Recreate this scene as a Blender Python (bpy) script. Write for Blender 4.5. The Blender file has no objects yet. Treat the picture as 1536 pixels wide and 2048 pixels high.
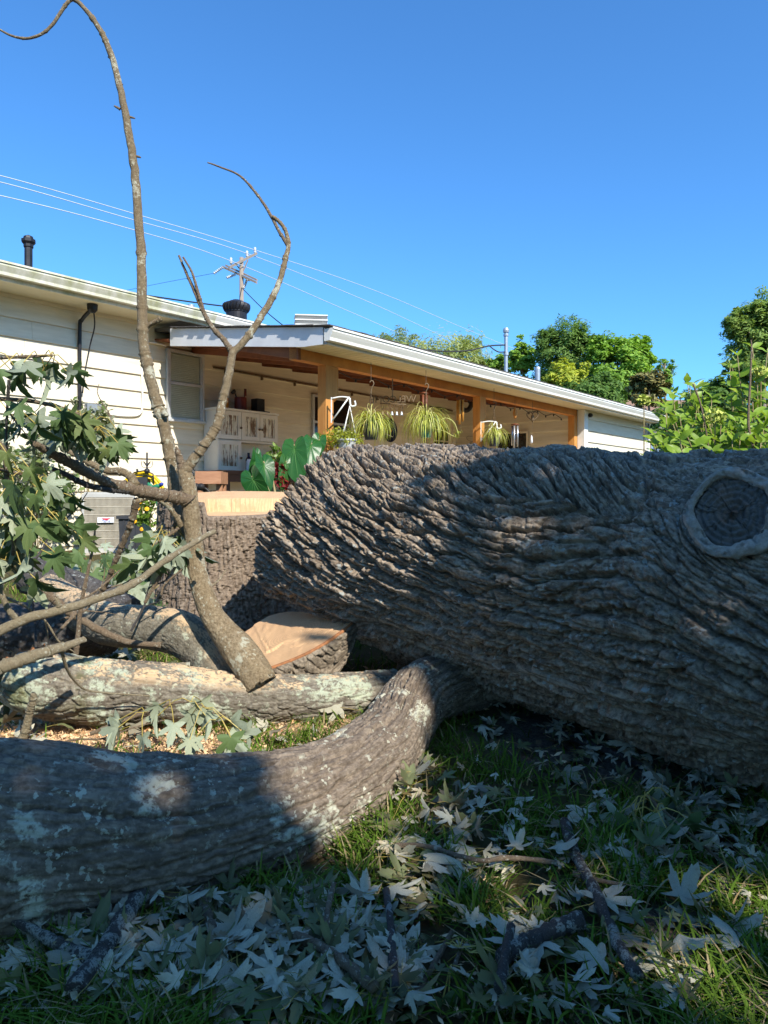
import bpy, math, random
import numpy as np
from mathutils import Vector, Matrix

# ------------------------------------------------------------------ camera, sky, sun, exposure
scene = bpy.context.scene
F, CX, HY, CAMZ = 1400.0, 768.0, 985.0, 0.95        # focal length, centre column, horizon row (photo pixels), eye height
cam_data = bpy.data.cameras.new("camera")
cam = bpy.data.objects.new("camera", cam_data)
scene.collection.objects.link(cam)
cam.location = (0, 0, CAMZ)
cam.rotation_euler = (math.radians(90), 0, 0)
cam_data.sensor_fit = 'VERTICAL'
cam_data.sensor_height = 36.0
cam_data.lens = 36.0 * F / 2048.0
cam_data.shift_y = -(1024.0 - HY) / 2048.0
cam_data.clip_start = 0.05
cam_data.clip_end = 2000
scene.camera = cam

SUN_AZ = math.atan2(0.53, -0.848)
SUN_EL = math.radians(41)
SUN = Vector((math.sin(SUN_AZ) * math.cos(SUN_EL), math.cos(SUN_AZ) * math.cos(SUN_EL), math.sin(SUN_EL)))
world = bpy.data.worlds.new("World")
scene.world = world
world.use_nodes = True
wn = world.node_tree
bg = wn.nodes["Background"]
sky = wn.nodes.new("ShaderNodeTexSky")
sky.sky_type = 'NISHITA'
sky.sun_disc = False
sky.sun_elevation = SUN_EL
sky.sun_rotation = SUN_AZ
sky.altitude = 0
sky.air_density = 1.0
sky.dust_density = 0.8
sky.ozone_density = 10.0
tint = wn.nodes.new("ShaderNodeMix"); tint.data_type = 'RGBA'; tint.blend_type = 'MULTIPLY'
tint.inputs[0].default_value = 1.0
tint.inputs[7].default_value = (0.78, 1.20, 1.33, 1)      # the deep clean blue of a phone picture
wn.links.new(sky.outputs[0], tint.inputs[6])
wn.links.new(tint.outputs[2], bg.inputs[0])
bg.inputs[1].default_value = 0.135
sl = bpy.data.lights.new("sun", 'SUN')
sl.energy = 5.0
sl.angle = math.radians(0.53)
sl.color = (1.0, 0.93, 0.82)
so = bpy.data.objects.new("sun", sl)
scene.collection.objects.link(so)
so.rotation_euler = SUN.to_track_quat('Z', 'Y').to_euler()
so.location = (8, -12, 14)
scene.view_settings.view_transform = 'Standard'
scene.view_settings.look = 'None'
scene.view_settings.exposure = 0.60
scene.view_settings.gamma = 1.0
scene.view_settings.use_curve_mapping = False
scene.cycles.max_bounces = 8
scene.cycles.transparent_max_bounces = 8

random.seed(7)
RNG = np.random.default_rng(11)
col = scene.collection

# ------------------------------------------------------------------ helpers
def P(px, py, d):
    return np.array([(px - CX) / F * d, d, CAMZ - (py - HY) / F * d])

def ground_z(x, y):
    x = np.asarray(x, float); y = np.asarray(y, float)
    t = np.clip((y - 3.4) / 3.6, 0, 1)
    z = 0.30 * t * t * (3 - 2 * t)
    z = z + 0.018 * np.sin(x * 2.1 + 0.6) * np.sin(y * 1.7 + 1.1) + 0.010 * np.sin(x * 5.3 + y * 3.1)
    return z

def PG(px, py):
    """The point of the ground seen at a photo pixel."""
    d = CAMZ * F / max(py - HY, 30)
    for _ in range(12):
        x = (px - CX) / F * d
        d = (CAMZ - float(ground_z(x, d))) * F / max(py - HY, 30)
    x = (px - CX) / F * d
    return np.array([x, d, float(ground_z(x, d))])

def catmull(pts, n):
    p = np.array(pts, float)
    ext = np.vstack([2 * p[0] - p[1], p, 2 * p[-1] - p[-2]])
    m = len(p) - 1
    t = np.linspace(0, m, n)
    i = np.minimum(t.astype(int), m - 1)
    f = (t - i)[:, None]
    p0, p1, p2, p3 = ext[i], ext[i + 1], ext[i + 2], ext[i + 3]
    return 0.5 * ((2 * p1) + (-p0 + p2) * f + (2 * p0 - 5 * p1 + 4 * p2 - p3) * f ** 2 + (-p0 + 3 * p1 - 3 * p2 + p3) * f ** 3)

def hash2(a, b, seed):
    a = np.asarray(a).astype(np.int64).astype(np.uint32); b = np.asarray(b).astype(np.int64).astype(np.uint32)
    h = a * np.uint32(374761393) + b * np.uint32(668265263) + np.uint32(seed * 2246822519 % (2 ** 32))
    h ^= h >> np.uint32(13); h *= np.uint32(1274126177); h ^= h >> np.uint32(16)
    h *= np.uint32(2654435761); h ^= h >> np.uint32(15)
    return h.astype(np.float64) / 4294967295.0

def noise2(x, y, seed, wrap=None):
    xi = np.floor(x); yi = np.floor(y); fx = x - xi; fy = y - yi
    fx = fx * fx * (3 - 2 * fx); fy = fy * fy * (3 - 2 * fy)
    y0, y1 = yi, yi + 1
    if wrap: y0, y1 = np.mod(yi, wrap), np.mod(yi + 1, wrap)
    a = hash2(xi, y0, seed); b = hash2(xi + 1, y0, seed); c = hash2(xi, y1, seed); d = hash2(xi + 1, y1, seed)
    return (a * (1 - fx) + b * fx) * (1 - fy) + (c * (1 - fx) + d * fx) * fy

def vor(x, y, seed, wrap=None):
    xi = np.floor(x); yi = np.floor(y)
    f1 = np.full(x.shape, 9.0); f2 = np.full(x.shape, 9.0); rid = np.zeros(x.shape); dx1 = np.zeros(x.shape); dy1 = np.zeros(x.shape)
    for i in (-1, 0, 1):
        for j in (-1, 0, 1):
            cx, cy = xi + i, yi + j
            hy = np.mod(cy, wrap) if wrap else cy
            ddx = x - (cx + 0.5 + 0.9 * (hash2(cx, hy, seed) - 0.5)); ddy = y - (cy + 0.5 + 0.9 * (hash2(cx, hy, seed + 1) - 0.5))
            d = np.sqrt(ddx * ddx + ddy * ddy)
            near = d < f1
            f2 = np.where(near, f1, np.minimum(f2, d))
            rid = np.where(near, hash2(cx, hy, seed + 2), rid)
            dx1 = np.where(near, ddx, dx1); dy1 = np.where(near, ddy, dy1)
            f1 = np.where(near, d, f1)
    return f1, f2, rid, dx1, dy1

def sstep(a, b, x):
    t = np.clip((x - a) / (b - a), 0, 1)
    return t * t * (3 - 2 * t)

class Geo:
    """Collects shapes into one mesh: vertices, faces and a material slot per face."""
    def __init__(s): s.v = []; s.f = []; s.m = []; s.n = 0
    def add(s, V, Fs, m=0):
        s.v.append(np.asarray(V, float).reshape(-1, 3))
        for f in Fs: s.f.append(tuple(int(i) + s.n for i in f)); s.m.append(m)
        s.n += len(s.v[-1]); return s
    def box(s, c, ax, ay, az, m=0):
        c, ax, ay, az = (np.array(q, float) for q in (c, ax, ay, az))
        V = [c + i * ax + j * ay + k * az for k in (-1, 1) for j in (-1, 1) for i in (-1, 1)]
        return s.add(V, [(0, 2, 3, 1), (4, 5, 7, 6), (0, 1, 5, 4), (2, 6, 7, 3), (0, 4, 6, 2), (1, 3, 7, 5)], m)
    def tube(s, path, r, n=8, m=0, cap=True):
        p = np.asarray(path, float); k = len(p)
        r = np.full(k, r) if np.isscalar(r) else np.asarray(r, float)
        T = np.gradient(p, axis=0); T /= np.linalg.norm(T, axis=1)[:, None] + 1e-12
        ref = np.array([0, 0, 1.0]) if abs(T[0][2]) < 0.9 else np.array([1.0, 0, 0])
        N = np.zeros_like(p)
        q = ref - T[0] * (ref @ T[0]); N[0] = q / np.linalg.norm(q)
        for i in range(1, k):
            q = N[i - 1] - T[i] * (N[i - 1] @ T[i]); N[i] = q / (np.linalg.norm(q) + 1e-12)
        B = np.cross(T, N)
        a = np.linspace(0, 2 * math.pi, n, endpoint=False)
        V = (p[:, None] + r[:, None, None] * (np.cos(a)[None, :, None] * N[:, None] + np.sin(a)[None, :, None] * B[:, None])).reshape(-1, 3)
        Fs = [(i * n + j, i * n + (j + 1) % n, (i + 1) * n + (j + 1) % n, (i + 1) * n + j) for i in range(k - 1) for j in range(n)]
        if cap: Fs += [tuple(range(n - 1, -1, -1)), tuple((k - 1) * n + j for j in range(n))]
        return s.add(V, Fs, m)
    def lathe(s, prof, base, n=16, m=0, axis=(0, 0, 1)):
        ax = Vector(axis).normalized(); q = ax.to_track_quat('Z', 'Y')
        V = []; b = Vector(base)
        for (r, z) in prof:
            for j in range(n):
                t = 2 * math.pi * j / n
                V.append(b + q @ Vector((r * math.cos(t), r * math.sin(t), z)))
        k = len(prof)
        Fs = [(i * n + j, i * n + (j + 1) % n, (i + 1) * n + (j + 1) % n, (i + 1) * n + j) for i in range(k - 1) for j in range(n)]
        if prof[0][0] > 1e-4: Fs.append(tuple(range(n - 1, -1, -1)))
        if prof[-1][0] > 1e-4: Fs.append(tuple((k - 1) * n + j for j in range(n)))
        return s.add([tuple(v) for v in V], Fs, m)
    def prism(s, poly, vec, m=0):
        p = np.asarray(poly, float); k = len(p); v = np.asarray(vec, float)
        Fs = [tuple(range(k - 1, -1, -1)), tuple(range(k, 2 * k))] + [(i, (i + 1) % k, k + (i + 1) % k, k + i) for i in range(k)]
        return s.add(np.vstack([p, p + v]), Fs, m)

def mesh_from(name, V, Fs, mats, midx=None, smooth=False):
    me = bpy.data.meshes.new(name)
    if isinstance(Fs, np.ndarray):
        k = Fs.shape[1]; nf = len(Fs)
        me.vertices.add(len(V)); me.vertices.foreach_set("co", np.ascontiguousarray(V, dtype=np.float32).ravel())
        me.loops.add(nf * k); me.loops.foreach_set("vertex_index", np.ascontiguousarray(Fs, dtype=np.int32).ravel())
        me.polygons.add(nf); me.polygons.foreach_set("loop_start", np.arange(nf, dtype=np.int32) * k)
        me.update(calc_edges=True)
    else:
        me.from_pydata([tuple(v) for v in V], [], Fs); me.update()
    for m in (mats if isinstance(mats, (list, tuple)) else [mats]): me.materials.append(m)
    if midx is not None: me.polygons.foreach_set("material_index", np.asarray(midx, dtype=np.int32))
    if smooth: me.polygons.foreach_set("use_smooth", np.ones(len(me.polygons), dtype=bool))
    return me

def attr(me, name, vals):
    a = me.attributes.new(name, 'FLOAT', 'POINT'); a.data.foreach_set("value", np.asarray(vals, dtype=np.float32))

ORG = {}
def tag(o, label=None, cat=None, group=None, kind=None):
    if label: o['label'] = label
    if cat: o['category'] = cat
    if group: o['group'] = group
    if kind: o['kind'] = kind
    return o

def thing(name, loc, label, cat, group=None):
    o = bpy.data.objects.new(name, None); col.objects.link(o)
    o.empty_display_size = 0.1
    o.location = tuple(loc); ORG[o.name] = np.array(loc, float)
    return tag(o, label, cat, group)

def put(name, geo, mats, parent=None, smooth=False, label=None, cat=None, group=None, kind=None, attrs=None):
    """Links ONE mesh object; geometry is given in world coordinates and kept relative to its thing's base."""
    if isinstance(geo, Geo): V = np.vstack(geo.v); Fs = geo.f; mi = geo.m
    else: V, Fs = np.asarray(geo[0], float), geo[1]; mi = geo[2] if len(geo) > 2 else None
    if parent is not None: org = ORG[parent.name]
    else: org = np.array([(V[:, 0].min() + V[:, 0].max()) / 2, (V[:, 1].min() + V[:, 1].max()) / 2, V[:, 2].min()])
    me = mesh_from(name, V - org, Fs, mats, mi, smooth)
    if attrs:
        for k, a in attrs.items(): attr(me, k, a)
    o = bpy.data.objects.new(name, me); col.objects.link(o)
    ORG[o.name] = org
    if parent is not None: o.parent = parent
    else: o.location = tuple(org)
    return tag(o, label, cat, group, kind)

def put_inst(name, me, mat4, parent=None, **k):
    o = bpy.data.objects.new(name, me); col.objects.link(o)
    if parent is not None:
        o.parent = parent
        mat4 = Matrix.Translation(-Vector(ORG[parent.name])) @ mat4
    o.matrix_basis = mat4
    return tag(o, **k)

# ------------------------------------------------------------------ materials
class N:
    def __init__(s, name):
        s.mat = bpy.data.materials.new(name); s.mat.use_nodes = True
        s.t = s.mat.node_tree; s.b = s.t.nodes["Principled BSDF"]; s.out = s.t.nodes["Material Output"]
        s.tc = s.t.nodes.new("ShaderNodeTexCoord")
    def node(s, kind, **k):
        n = s.t.nodes.new(kind)
        for a, v in k.items(): setattr(n, a, v)
        return n
    def link(s, a, b): s.t.links.new(a, b)
    def noise(s, scale, detail=4, rough=0.6, vec=None, stretch=None):
        n = s.node("ShaderNodeTexNoise"); n.inputs['Scale'].default_value = scale; n.inputs['Detail'].default_value = detail; n.inputs['Roughness'].default_value = rough
        v = vec or s.tc.outputs['Object']
        if stretch is not None:
            mp = s.node("ShaderNodeMapping"); mp.inputs['Scale'].default_value = stretch; s.link(v, mp.inputs[0]); v = mp.outputs[0]
        s.link(v, n.inputs['Vector']); return n.outputs[0]
    def ramp(s, fac, stops):
        r = s.node("ShaderNodeValToRGB"); e = r.color_ramp.elements
        while len(e) < len(stops): e.new(0.5)
        for q, (p, c) in zip(e, stops): q.position = p; q.color = (c, c, c, 1) if np.isscalar(c) else (*c, 1)
        s.link(fac, r.inputs[0]); return r.outputs[0]
    def mix(s, fac, a, b, mode='MIX'):
        m = s.node("ShaderNodeMix", data_type='RGBA', blend_type=mode)
        for ix, v in ((0, fac), (6, a), (7, b)):
            sock = m.inputs[ix]
            if isinstance(v, bpy.types.NodeSocket): s.link(v, sock)
            elif np.isscalar(v): sock.default_value = v if ix == 0 else (v, v, v, 1)
            else: sock.default_value = (*v, 1)
        return m.outputs[2]
    def attr(s, name):
        a = s.node("ShaderNodeAttribute", attribute_name=name); return a.outputs['Fac']
    def base(s, c):
        if isinstance(c, bpy.types.NodeSocket): s.link(c, s.b.inputs['Base Color'])
        else: s.b.inputs['Base Color'].default_value = (*c, 1)
    def bump(s, h, strength=0.5, dist=0.01):
        n = s.node("ShaderNodeBump"); n.inputs['Strength'].default_value = strength; n.inputs['Distance'].default_value = dist
        s.link(h, n.inputs['Height']); s.link(n.outputs[0], s.b.inputs['Normal'])
    def rough(s, v, spec=0.3, metal=0.0):
        s.b.inputs['Roughness'].default_value = v; s.b.inputs['Specular IOR Level'].default_value = spec; s.b.inputs['Metallic'].default_value = metal
        return s.mat

def pmat(name, c, c2=None, scale=8, rough=0.6, bump=0.15, bscale=None, spec=0.3, metal=0.0, stretch=None, dist=0.004, objvar=0.0):
    m = N(name)
    c2 = c2 or tuple(x * 0.8 for x in c)
    k = m.mix(m.ramp(m.noise(scale, 5, 0.65, stretch=stretch), [(0.35, 0.0), (0.65, 1.0)]), c, c2)
    if objvar:
        oi = m.node("ShaderNodeObjectInfo")
        k = m.mix(1.0, k, m.ramp(oi.outputs['Random'], [(0, 1 - objvar), (1, 1.0)]), 'MULTIPLY')
    m.base(k)
    if bump: m.bump(m.noise(bscale or scale * 6, 4, 0.6, stretch=stretch), bump, dist)
    return m.rough(rough, spec, metal)

def bark_mat(name, dark, mid, light, lichen=None, lichen_amt=0.55, scale=1.0, moss=0.0, dust=False, grain=False, bump=0.9):
    m = N(name)
    n1 = m.noise(9 * scale, 6, 0.7); n2 = m.noise(60 * scale, 5, 0.7)
    k = m.mix(m.ramp(n1, [(0.3, 0), (0.7, 1)]), mid, light)
    k = m.mix(m.ramp(n2, [(0.38, 0.75), (0.62, 0.0)]), k, dark)
    pl = m.attr("plate")
    k = m.mix(m.ramp(pl, [(0.0, 0.45), (0.5, 0.0), (1.0, 0.0)]), k, tuple(x * 0.55 for x in mid))
    k = m.mix(m.ramp(pl, [(0.7, 0.0), (1.0, 0.4)]), k, light)
    if grain:
        gr = m.attr("grain")
        k = m.mix(m.ramp(gr, [(0.25, 0.65), (0.5, 0.0)]), k, dark)
        k = m.mix(m.ramp(gr, [(0.55, 0.0), (0.85, 0.55)]), k, tuple(min(1, 1.15 * x) for x in light))
    if lichen:
        l = m.ramp(m.noise(5.5 * scale, 6, 0.62), [(lichen_amt, 0), (lichen_amt + 0.04, 1)])
        l2 = m.ramp(m.noise(45 * scale, 4, 0.7), [(0.40, 0.0), (0.52, 1)])
        k = m.mix(m.mix(1.0, l, l2, 'MULTIPLY'), k, lichen)
        sp = m.mix(1.0, m.ramp(m.noise(42 * scale, 3, 0.55), [(0.60, 0), (0.63, 0.9)]), m.ramp(m.noise(7 * scale, 4, .6), [(0.42, 0), (0.58, 1)]), 'MULTIPLY')
        k = m.mix(sp, k, tuple(min(1, x * 1.05) for x in lichen))
    if moss:
        k = m.mix(m.ramp(m.noise(3.2, 5, 0.6), [(0.62 - moss, 0), (0.72 - moss, 0.7)]), k, (0.11, 0.12, 0.02))
    if dust:
        k = m.mix(m.attr("dust"), k, (0.66, 0.47, 0.28))
    m.base(k)
    hb = m.node("ShaderNodeMath", operation='ADD'); m.link(m.noise(150 * scale, 6, 0.8), hb.inputs[0]); m.link(m.noise(48 * scale, 7, 0.8), hb.inputs[1])
    m.bump(hb.outputs[0], bump, 0.010)
    return m.rough(0.68, 0.38)

def leaf_mat(name, top, under, trans=0.25, vary=0.35, rough=0.45, spec=0.4, brown=0.0):
    m = N(name)
    g = m.node("ShaderNodeNewGeometry"); oi = m.node("ShaderNodeObjectInfo")
    rnd = m.node("ShaderNodeMath", operation='ADD'); m.link(g.outputs['Random Per Island'], rnd.inputs[0]); m.link(oi.outputs['Random'], rnd.inputs[1])
    fr = m.node("ShaderNodeMath", operation='FRACT'); m.link(rnd.outputs[0], fr.inputs[0])
    k = m.mix(g.outputs['Backfacing'], top, under)
    dark = m.ramp(fr.outputs[0], [(0, 1 - vary), (0.5, 1.0), (1.0, 1.0)])
    k = m.mix(1.0, k, dark, 'MULTIPLY')
    k = m.mix(m.ramp(fr.outputs[0], [(0.8, 0.0), (1.0, 0.25)]), k, (top[0] * 2.2 + 0.03, top[1] * 1.3, top[2] * 0.8))
    k = m.mix(m.ramp(m.noise(40, 4), [(0.4, 0.0), (0.7, 0.35)]), k, tuple(0.7 * x for x in top))
    if brown:
        k = m.mix(m.ramp(m.noise(4.0, 5, .7), [(0.56, 0), (0.68, brown)]), k, (0.20, 0.125, 0.055))
        k = m.mix(m.ramp(fr.outputs[0], [(0.0, brown * .8), (0.12, 0.0)]), k, (0.24, 0.15, 0.06))
    m.base(k); m.rough(rough, spec)
    m.bump(m.noise(90, 3), 0.25, 0.003)
    if trans:
        tr = m.node("ShaderNodeBsdfTranslucent"); m.link(m.mix(1.0, k, (1.0, 1.0, 0.5), 'MULTIPLY'), tr.inputs[0])
        mx = m.node("ShaderNodeMixShader"); mx.inputs[0].default_value = trans
        m.link(m.b.outputs[0], mx.inputs[1]); m.link(tr.outputs[0], mx.inputs[2]); m.link(mx.outputs[0], m.out.inputs[0])
    return m.mat

M = {}
M['bark_trunk'] = bark_mat("bark_trunk", (0.060, 0.039, 0.024), (0.255, 0.188, 0.125), (0.48, 0.39, 0.29), lichen=(0.34, 0.36, 0.33), lichen_amt=0.66, grain=True, bump=0.55)
M['bark_stump'] = bark_mat("bark_stump", (0.09, 0.063, 0.042), (0.24, 0.175, 0.125), (0.37, 0.295, 0.22), lichen=None, grain=True, bump=0.7)
M['bark_limb'] = bark_mat("bark_limb", (0.085, 0.062, 0.044), (0.235, 0.18, 0.128), (0.36, 0.295, 0.225), lichen=(0.56, 0.56, 0.44), lichen_amt=0.575, grain=True, bump=0.7)
M['bark_log'] = bark_mat("bark_log", (0.09, 0.07, 0.05), (0.215, 0.185, 0.14), (0.33, 0.30, 0.235), lichen=(0.44, 0.48, 0.36), lichen_amt=0.50, moss=0.06, dust=True, grain=True, bump=0.7)
M['bark_arch'] = bark_mat("bark_arched_limb", (0.10, 0.08, 0.05), (0.235, 0.205, 0.145), (0.34, 0.31, 0.24), lichen=(0.46, 0.48, 0.36), lichen_amt=0.57, dust=True)
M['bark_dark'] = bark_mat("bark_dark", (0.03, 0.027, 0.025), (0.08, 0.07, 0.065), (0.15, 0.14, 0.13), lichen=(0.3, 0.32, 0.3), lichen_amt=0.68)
M['bark_sprout'] = bark_mat("bark_sprout", (0.15, 0.10, 0.05), (0.32, 0.24, 0.135), (0.45, 0.36, 0.23), lichen=(0.52, 0.50, 0.38), lichen_amt=0.57, scale=1.6)
M['bark_twig'] = bark_mat("bark_twig", (0.12, 0.08, 0.05), (0.29, 0.205, 0.13), (0.43, 0.34, 0.22), lichen=(0.48, 0.46, 0.36), lichen_amt=0.64, scale=2.5)
M['bark_pale'] = bark_mat("bark_pale", (0.22, 0.17, 0.10), (0.38, 0.31, 0.19), (0.5, 0.43, 0.3), lichen=(0.55, 0.54, 0.42), lichen_amt=0.60, scale=2.0)
M['bark_lichen'] = bark_mat("bark_lichen", (0.05, 0.04, 0.035), (0.12, 0.10, 0.085), (0.2, 0.18, 0.16), lichen=(0.46, 0.47, 0.40), lichen_amt=0.50, scale=5.0)

def wood_cut(name, c1, c2, crack=(0.35, 0.2, 0.1), grain=(1, 14, 1), ring=22):
    m = N(name)
    w = m.node("ShaderNodeTexWave", wave_type='RINGS', rings_direction='Z'); w.inputs['Scale'].default_value = ring; w.inputs['Distortion'].default_value = 3.5; w.inputs['Detail'].default_value = 4; w.inputs['Detail Scale'].default_value = 2.0
    m.link(m.tc.outputs['Object'], w.inputs['Vector'])
    k = m.mix(m.ramp(m.noise(5, 6, .7), [(0.3, 0), (0.7, 1)]), c1, c2)
    k = m.mix(m.ramp(w.outputs[0], [(0.35, 0.0), (0.9, 0.38)]), k, tuple(0.66 * x for x in c2))
    saw = m.noise(26, 6, 0.75, stretch=grain)
    k = m.mix(m.ramp(saw, [(0.5, 0), (0.72, 0.45)]), k, tuple(0.6 * x for x in c2))
    k = m.mix(m.ramp(m.noise(200, 4, 0.8), [(0.60, 0), (0.72, 0.5)]), k, crack)
    k = m.mix(m.ramp(m.noise(4.5, 3, .5), [(0.60, 0), (0.75, 0.35)]), k, (0.42, 0.22, 0.11))
    m.base(k)
    hb = m.node("ShaderNodeMath", operation='ADD'); m.link(saw, hb.inputs[0]); m.link(m.noise(170, 5, 0.8), hb.inputs[1])
    m.bump(hb.outputs[0], 0.7, 0.006)
    return m.rough(0.8, 0.15)
M['cut'] = wood_cut("cut_wood", (0.72, 0.47, 0.26), (0.64, 0.40, 0.22))
M['cut_old'] = wood_cut("weathered_cut_wood", (0.13, 0.12, 0.11), (0.21, 0.19, 0.17), (0.03, 0.025, 0.02))
M['callus'] = bark_mat("callus_wood", (0.22, 0.16, 0.11), (0.50, 0.44, 0.37), (0.60, 0.54, 0.47), scale=1.0, bump=0.5)
M['inner_bark'] = pmat("inner_bark", (0.40, 0.17, 0.07), (0.20, 0.09, 0.04), 30, 0.85, 0.6, 90)
M['leaf'] = leaf_mat("maple_leaf", (0.095, 0.155, 0.055), (0.36, 0.41, 0.30), 0.18, 0.4, .55, .25)
M['leaf_fallen'] = leaf_mat("fallen_maple_leaf", (0.16, 0.18, 0.085), (0.50, 0.475, 0.36), 0.12, 0.62, 0.6, .2, brown=0.6)
M['petiole'] = pmat("petiole", (0.42, 0.34, 0.08), (0.30, 0.22, 0.06), 30, 0.5, 0)
# ------------------------------------------------------------------ ground
def build_ground():
    def axis(lo, hi, step, far):
        mid = np.arange(lo, hi + 1e-6, step)
        out = []; x = hi; s = step
        while x < far: s *= 1.22; x += s; out.append(x)
        neg = []; x = lo; s = step
        while x > -far: s *= 1.22; x -= s; neg.append(x)
        return np.array(neg[::-1] + list(mid) + out)
    xs = axis(-2.6, 2.6, 0.022, 700); ys = axis(0.6, 5.6, 0.022, 900)
    X, Y = np.meshgrid(xs, ys, indexing='ij')
    near = np.exp(-((X / 5.0) ** 2 + ((Y - 3) / 5.0) ** 2))
    Z = np.where(np.hypot(X, Y) < 60, ground_z(X, Y), 0.3)
    Z = Z + near * (0.022 * (noise2(X * 7, Y * 7, 3) - 0.5) + 0.012 * (noise2(X * 23, Y * 23, 4) - 0.5))
    nx, ny = X.shape
    V = np.stack([X, Y, Z], -1).reshape(-1, 3)
    i = np.arange(nx - 1)[:, None] * ny + np.arange(ny - 1)[None]
    Fs = np.stack([i, i + ny, i + ny + 1, i + 1], -1).reshape(-1, 4)
    saw = np.exp(-(((X + 1.0) / 1.0) ** 4 + ((Y - 2.80) / 0.55) ** 4)) * sstep(0.25, 0.6, noise2(X * 3.1, Y * 3.1, 21) * 0.6 + noise2(X * 9, Y * 9, 22) * 0.4 + 0.25)
    soil = np.exp(-(((X - 0.85) / 0.55) ** 2 + ((Y - 2.75) / 0.5) ** 2)) + np.exp(-(((X - 0.62) / 0.10) ** 2 + ((Y - 1.5) / 0.13) ** 2))
    o = put("ground", (V, Fs), M['ground'], smooth=True, kind='structure', label="grassy soil of the back yard with sawdust around the stump")
    attr(o.data, "saw", saw.ravel()); attr(o.data, "soil", soil.ravel())

m = N("ground_soil")
k = m.mix(m.ramp(m.noise(6, 6, 0.7), [(0.35, 0), (0.65, 1)]), (0.105, 0.075, 0.042), (0.085, 0.085, 0.028))
k = m.mix(m.ramp(m.attr("soil"), [(0.3, 0), (0.7, 0.9)]), k, m.mix(m.ramp(m.noise(70, 5, 0.75), [(0.35, 0), (0.7, 1)]), (0.07, 0.055, 0.045), (0.24, 0.20, 0.17)))
k = m.mix(m.attr("saw"), k, m.mix(m.ramp(m.noise(85, 5, 0.8), [(0.3, 0), (0.7, 1)]), (0.50, 0.28, 0.15), (0.80, 0.58, 0.36)))
m.base(k); m.bump(m.noise(90, 6, 0.8), 0.8, 0.02); m.rough(0.95, 0.1)
M['ground'] = m.mat
build_ground()

# ------------------------------------------------------------------ the felled trunk
TA = np.array([0.680, -0.7332, 0.0]); TP = np.array([-0.7332, -0.680, 0.0]); TZ = np.array([0, 0, 1.0])
T0 = np.array([-0.36, 4.22, 0.655])
def trunk_axis(t):
    c = T0 + np.multiply.outer(t, TA)
    c[..., 2] += -0.044 * t + 0.012 * np.sin(1.7 * t)
    r = 0.502 + 0.007 * t + 0.010 * np.sin(2.2 * t + 0.5)
    return c, r

def project(V):
    return np.stack([CX + F * V[..., 0] / V[..., 1], HY + F * (CAMZ - V[..., 2]) / V[..., 1]], -1)

def strips(u, y, wrap, L, seed, depth, fine=True, furrow=0.0):
    """Height of shaggy bark: long lifted strips, finer flakes on them."""
    j1 = noise2(u / 0.020, y * 1.7, seed + 50, None) - 0.5; j2 = noise2(u / 0.008, y * 4.0, seed + 51, None) - 0.5
    wu = 0.9 * (noise2(u / 0.16, y * 0.35, seed + 9, None) - 0.5) + 0.14 * j1 + 0.06 * j2
    wy = 0.9 * (noise2(u / 0.22, y * 0.22, seed + 8, None) - 0.5) + 0.40 * (noise2(u / 0.07, y * 0.5, seed + 7, None) - 0.5) + 0.22 * j1 + 0.09 * j2
    f1, f2, rid, dx, dy = vor(u / L + wu, y + wy, seed, None)
    e = f2 - f1
    plate = sstep(0.05, 0.17, e)
    h = plate * (0.50 + 0.50 * rid) + plate * 0.50 * np.clip(-dx, -.5, .6) + plate * 0.22 * np.clip(-dy, -0.5, 0.5)
    g1, g2, rid2, dx2, dy2 = vor(u / (L * 0.36) + wu * 1.6, y * 2.1 + wy * 1.8, seed + 30, None)
    p2 = sstep(0.02, 0.12, g2 - g1)
    h2 = p2 * (0.35 + 0.65 * rid2 + 0.5 * np.clip(-dx2, -.5, .6) + .3 * np.clip(-dy2, -.5, .5))
    fib = noise2(u / 0.040, y * 6.0, seed + 40, None) + 0.6 * noise2(u / 0.014, y * 13.0, seed + 41, None)
    if furrow:                                   # long furrows that wander, end and start again
        yb = y * 0.62 + 1.5 * (noise2(u / 0.42, y * 0.22, seed + 60, None) - 0.5) + 0.55 * (noise2(u / 0.11, y * 0.7, seed + 61, None) - 0.5) + 0.16 * j1 + 0.07 * j2
        k = np.floor(yb); fb = np.abs(yb - k - 0.5) * 2
        gate = sstep(0.30, 0.48, noise2(u / 0.20 + k * 3.7, k * 1.3, seed + 62, None))
        cut_ = sstep(0.66, 0.90, fb) * gate
        h = h * 0.72 + 0.42 * hash2(k, k * 0, seed + 63) * (1 - cut_) + 0.25 * (1 - fb ** 2) - furrow * cut_
        plate = plate * (1 - cut_)
    return depth * (h * 0.80 + h2 * 0.16 + (0.10 * fib if fine else 0)), rid * 0.55 + rid2 * 0.45, 0.30 * noise2(u / 0.06, y * 4.5, seed + 45, None) + 0.35 * noise2(u / 0.030, y * 9.0, seed + 46, None) + 0.35 * noise2(u / 0.012, y * 16.0, seed + 47, None)

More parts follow.
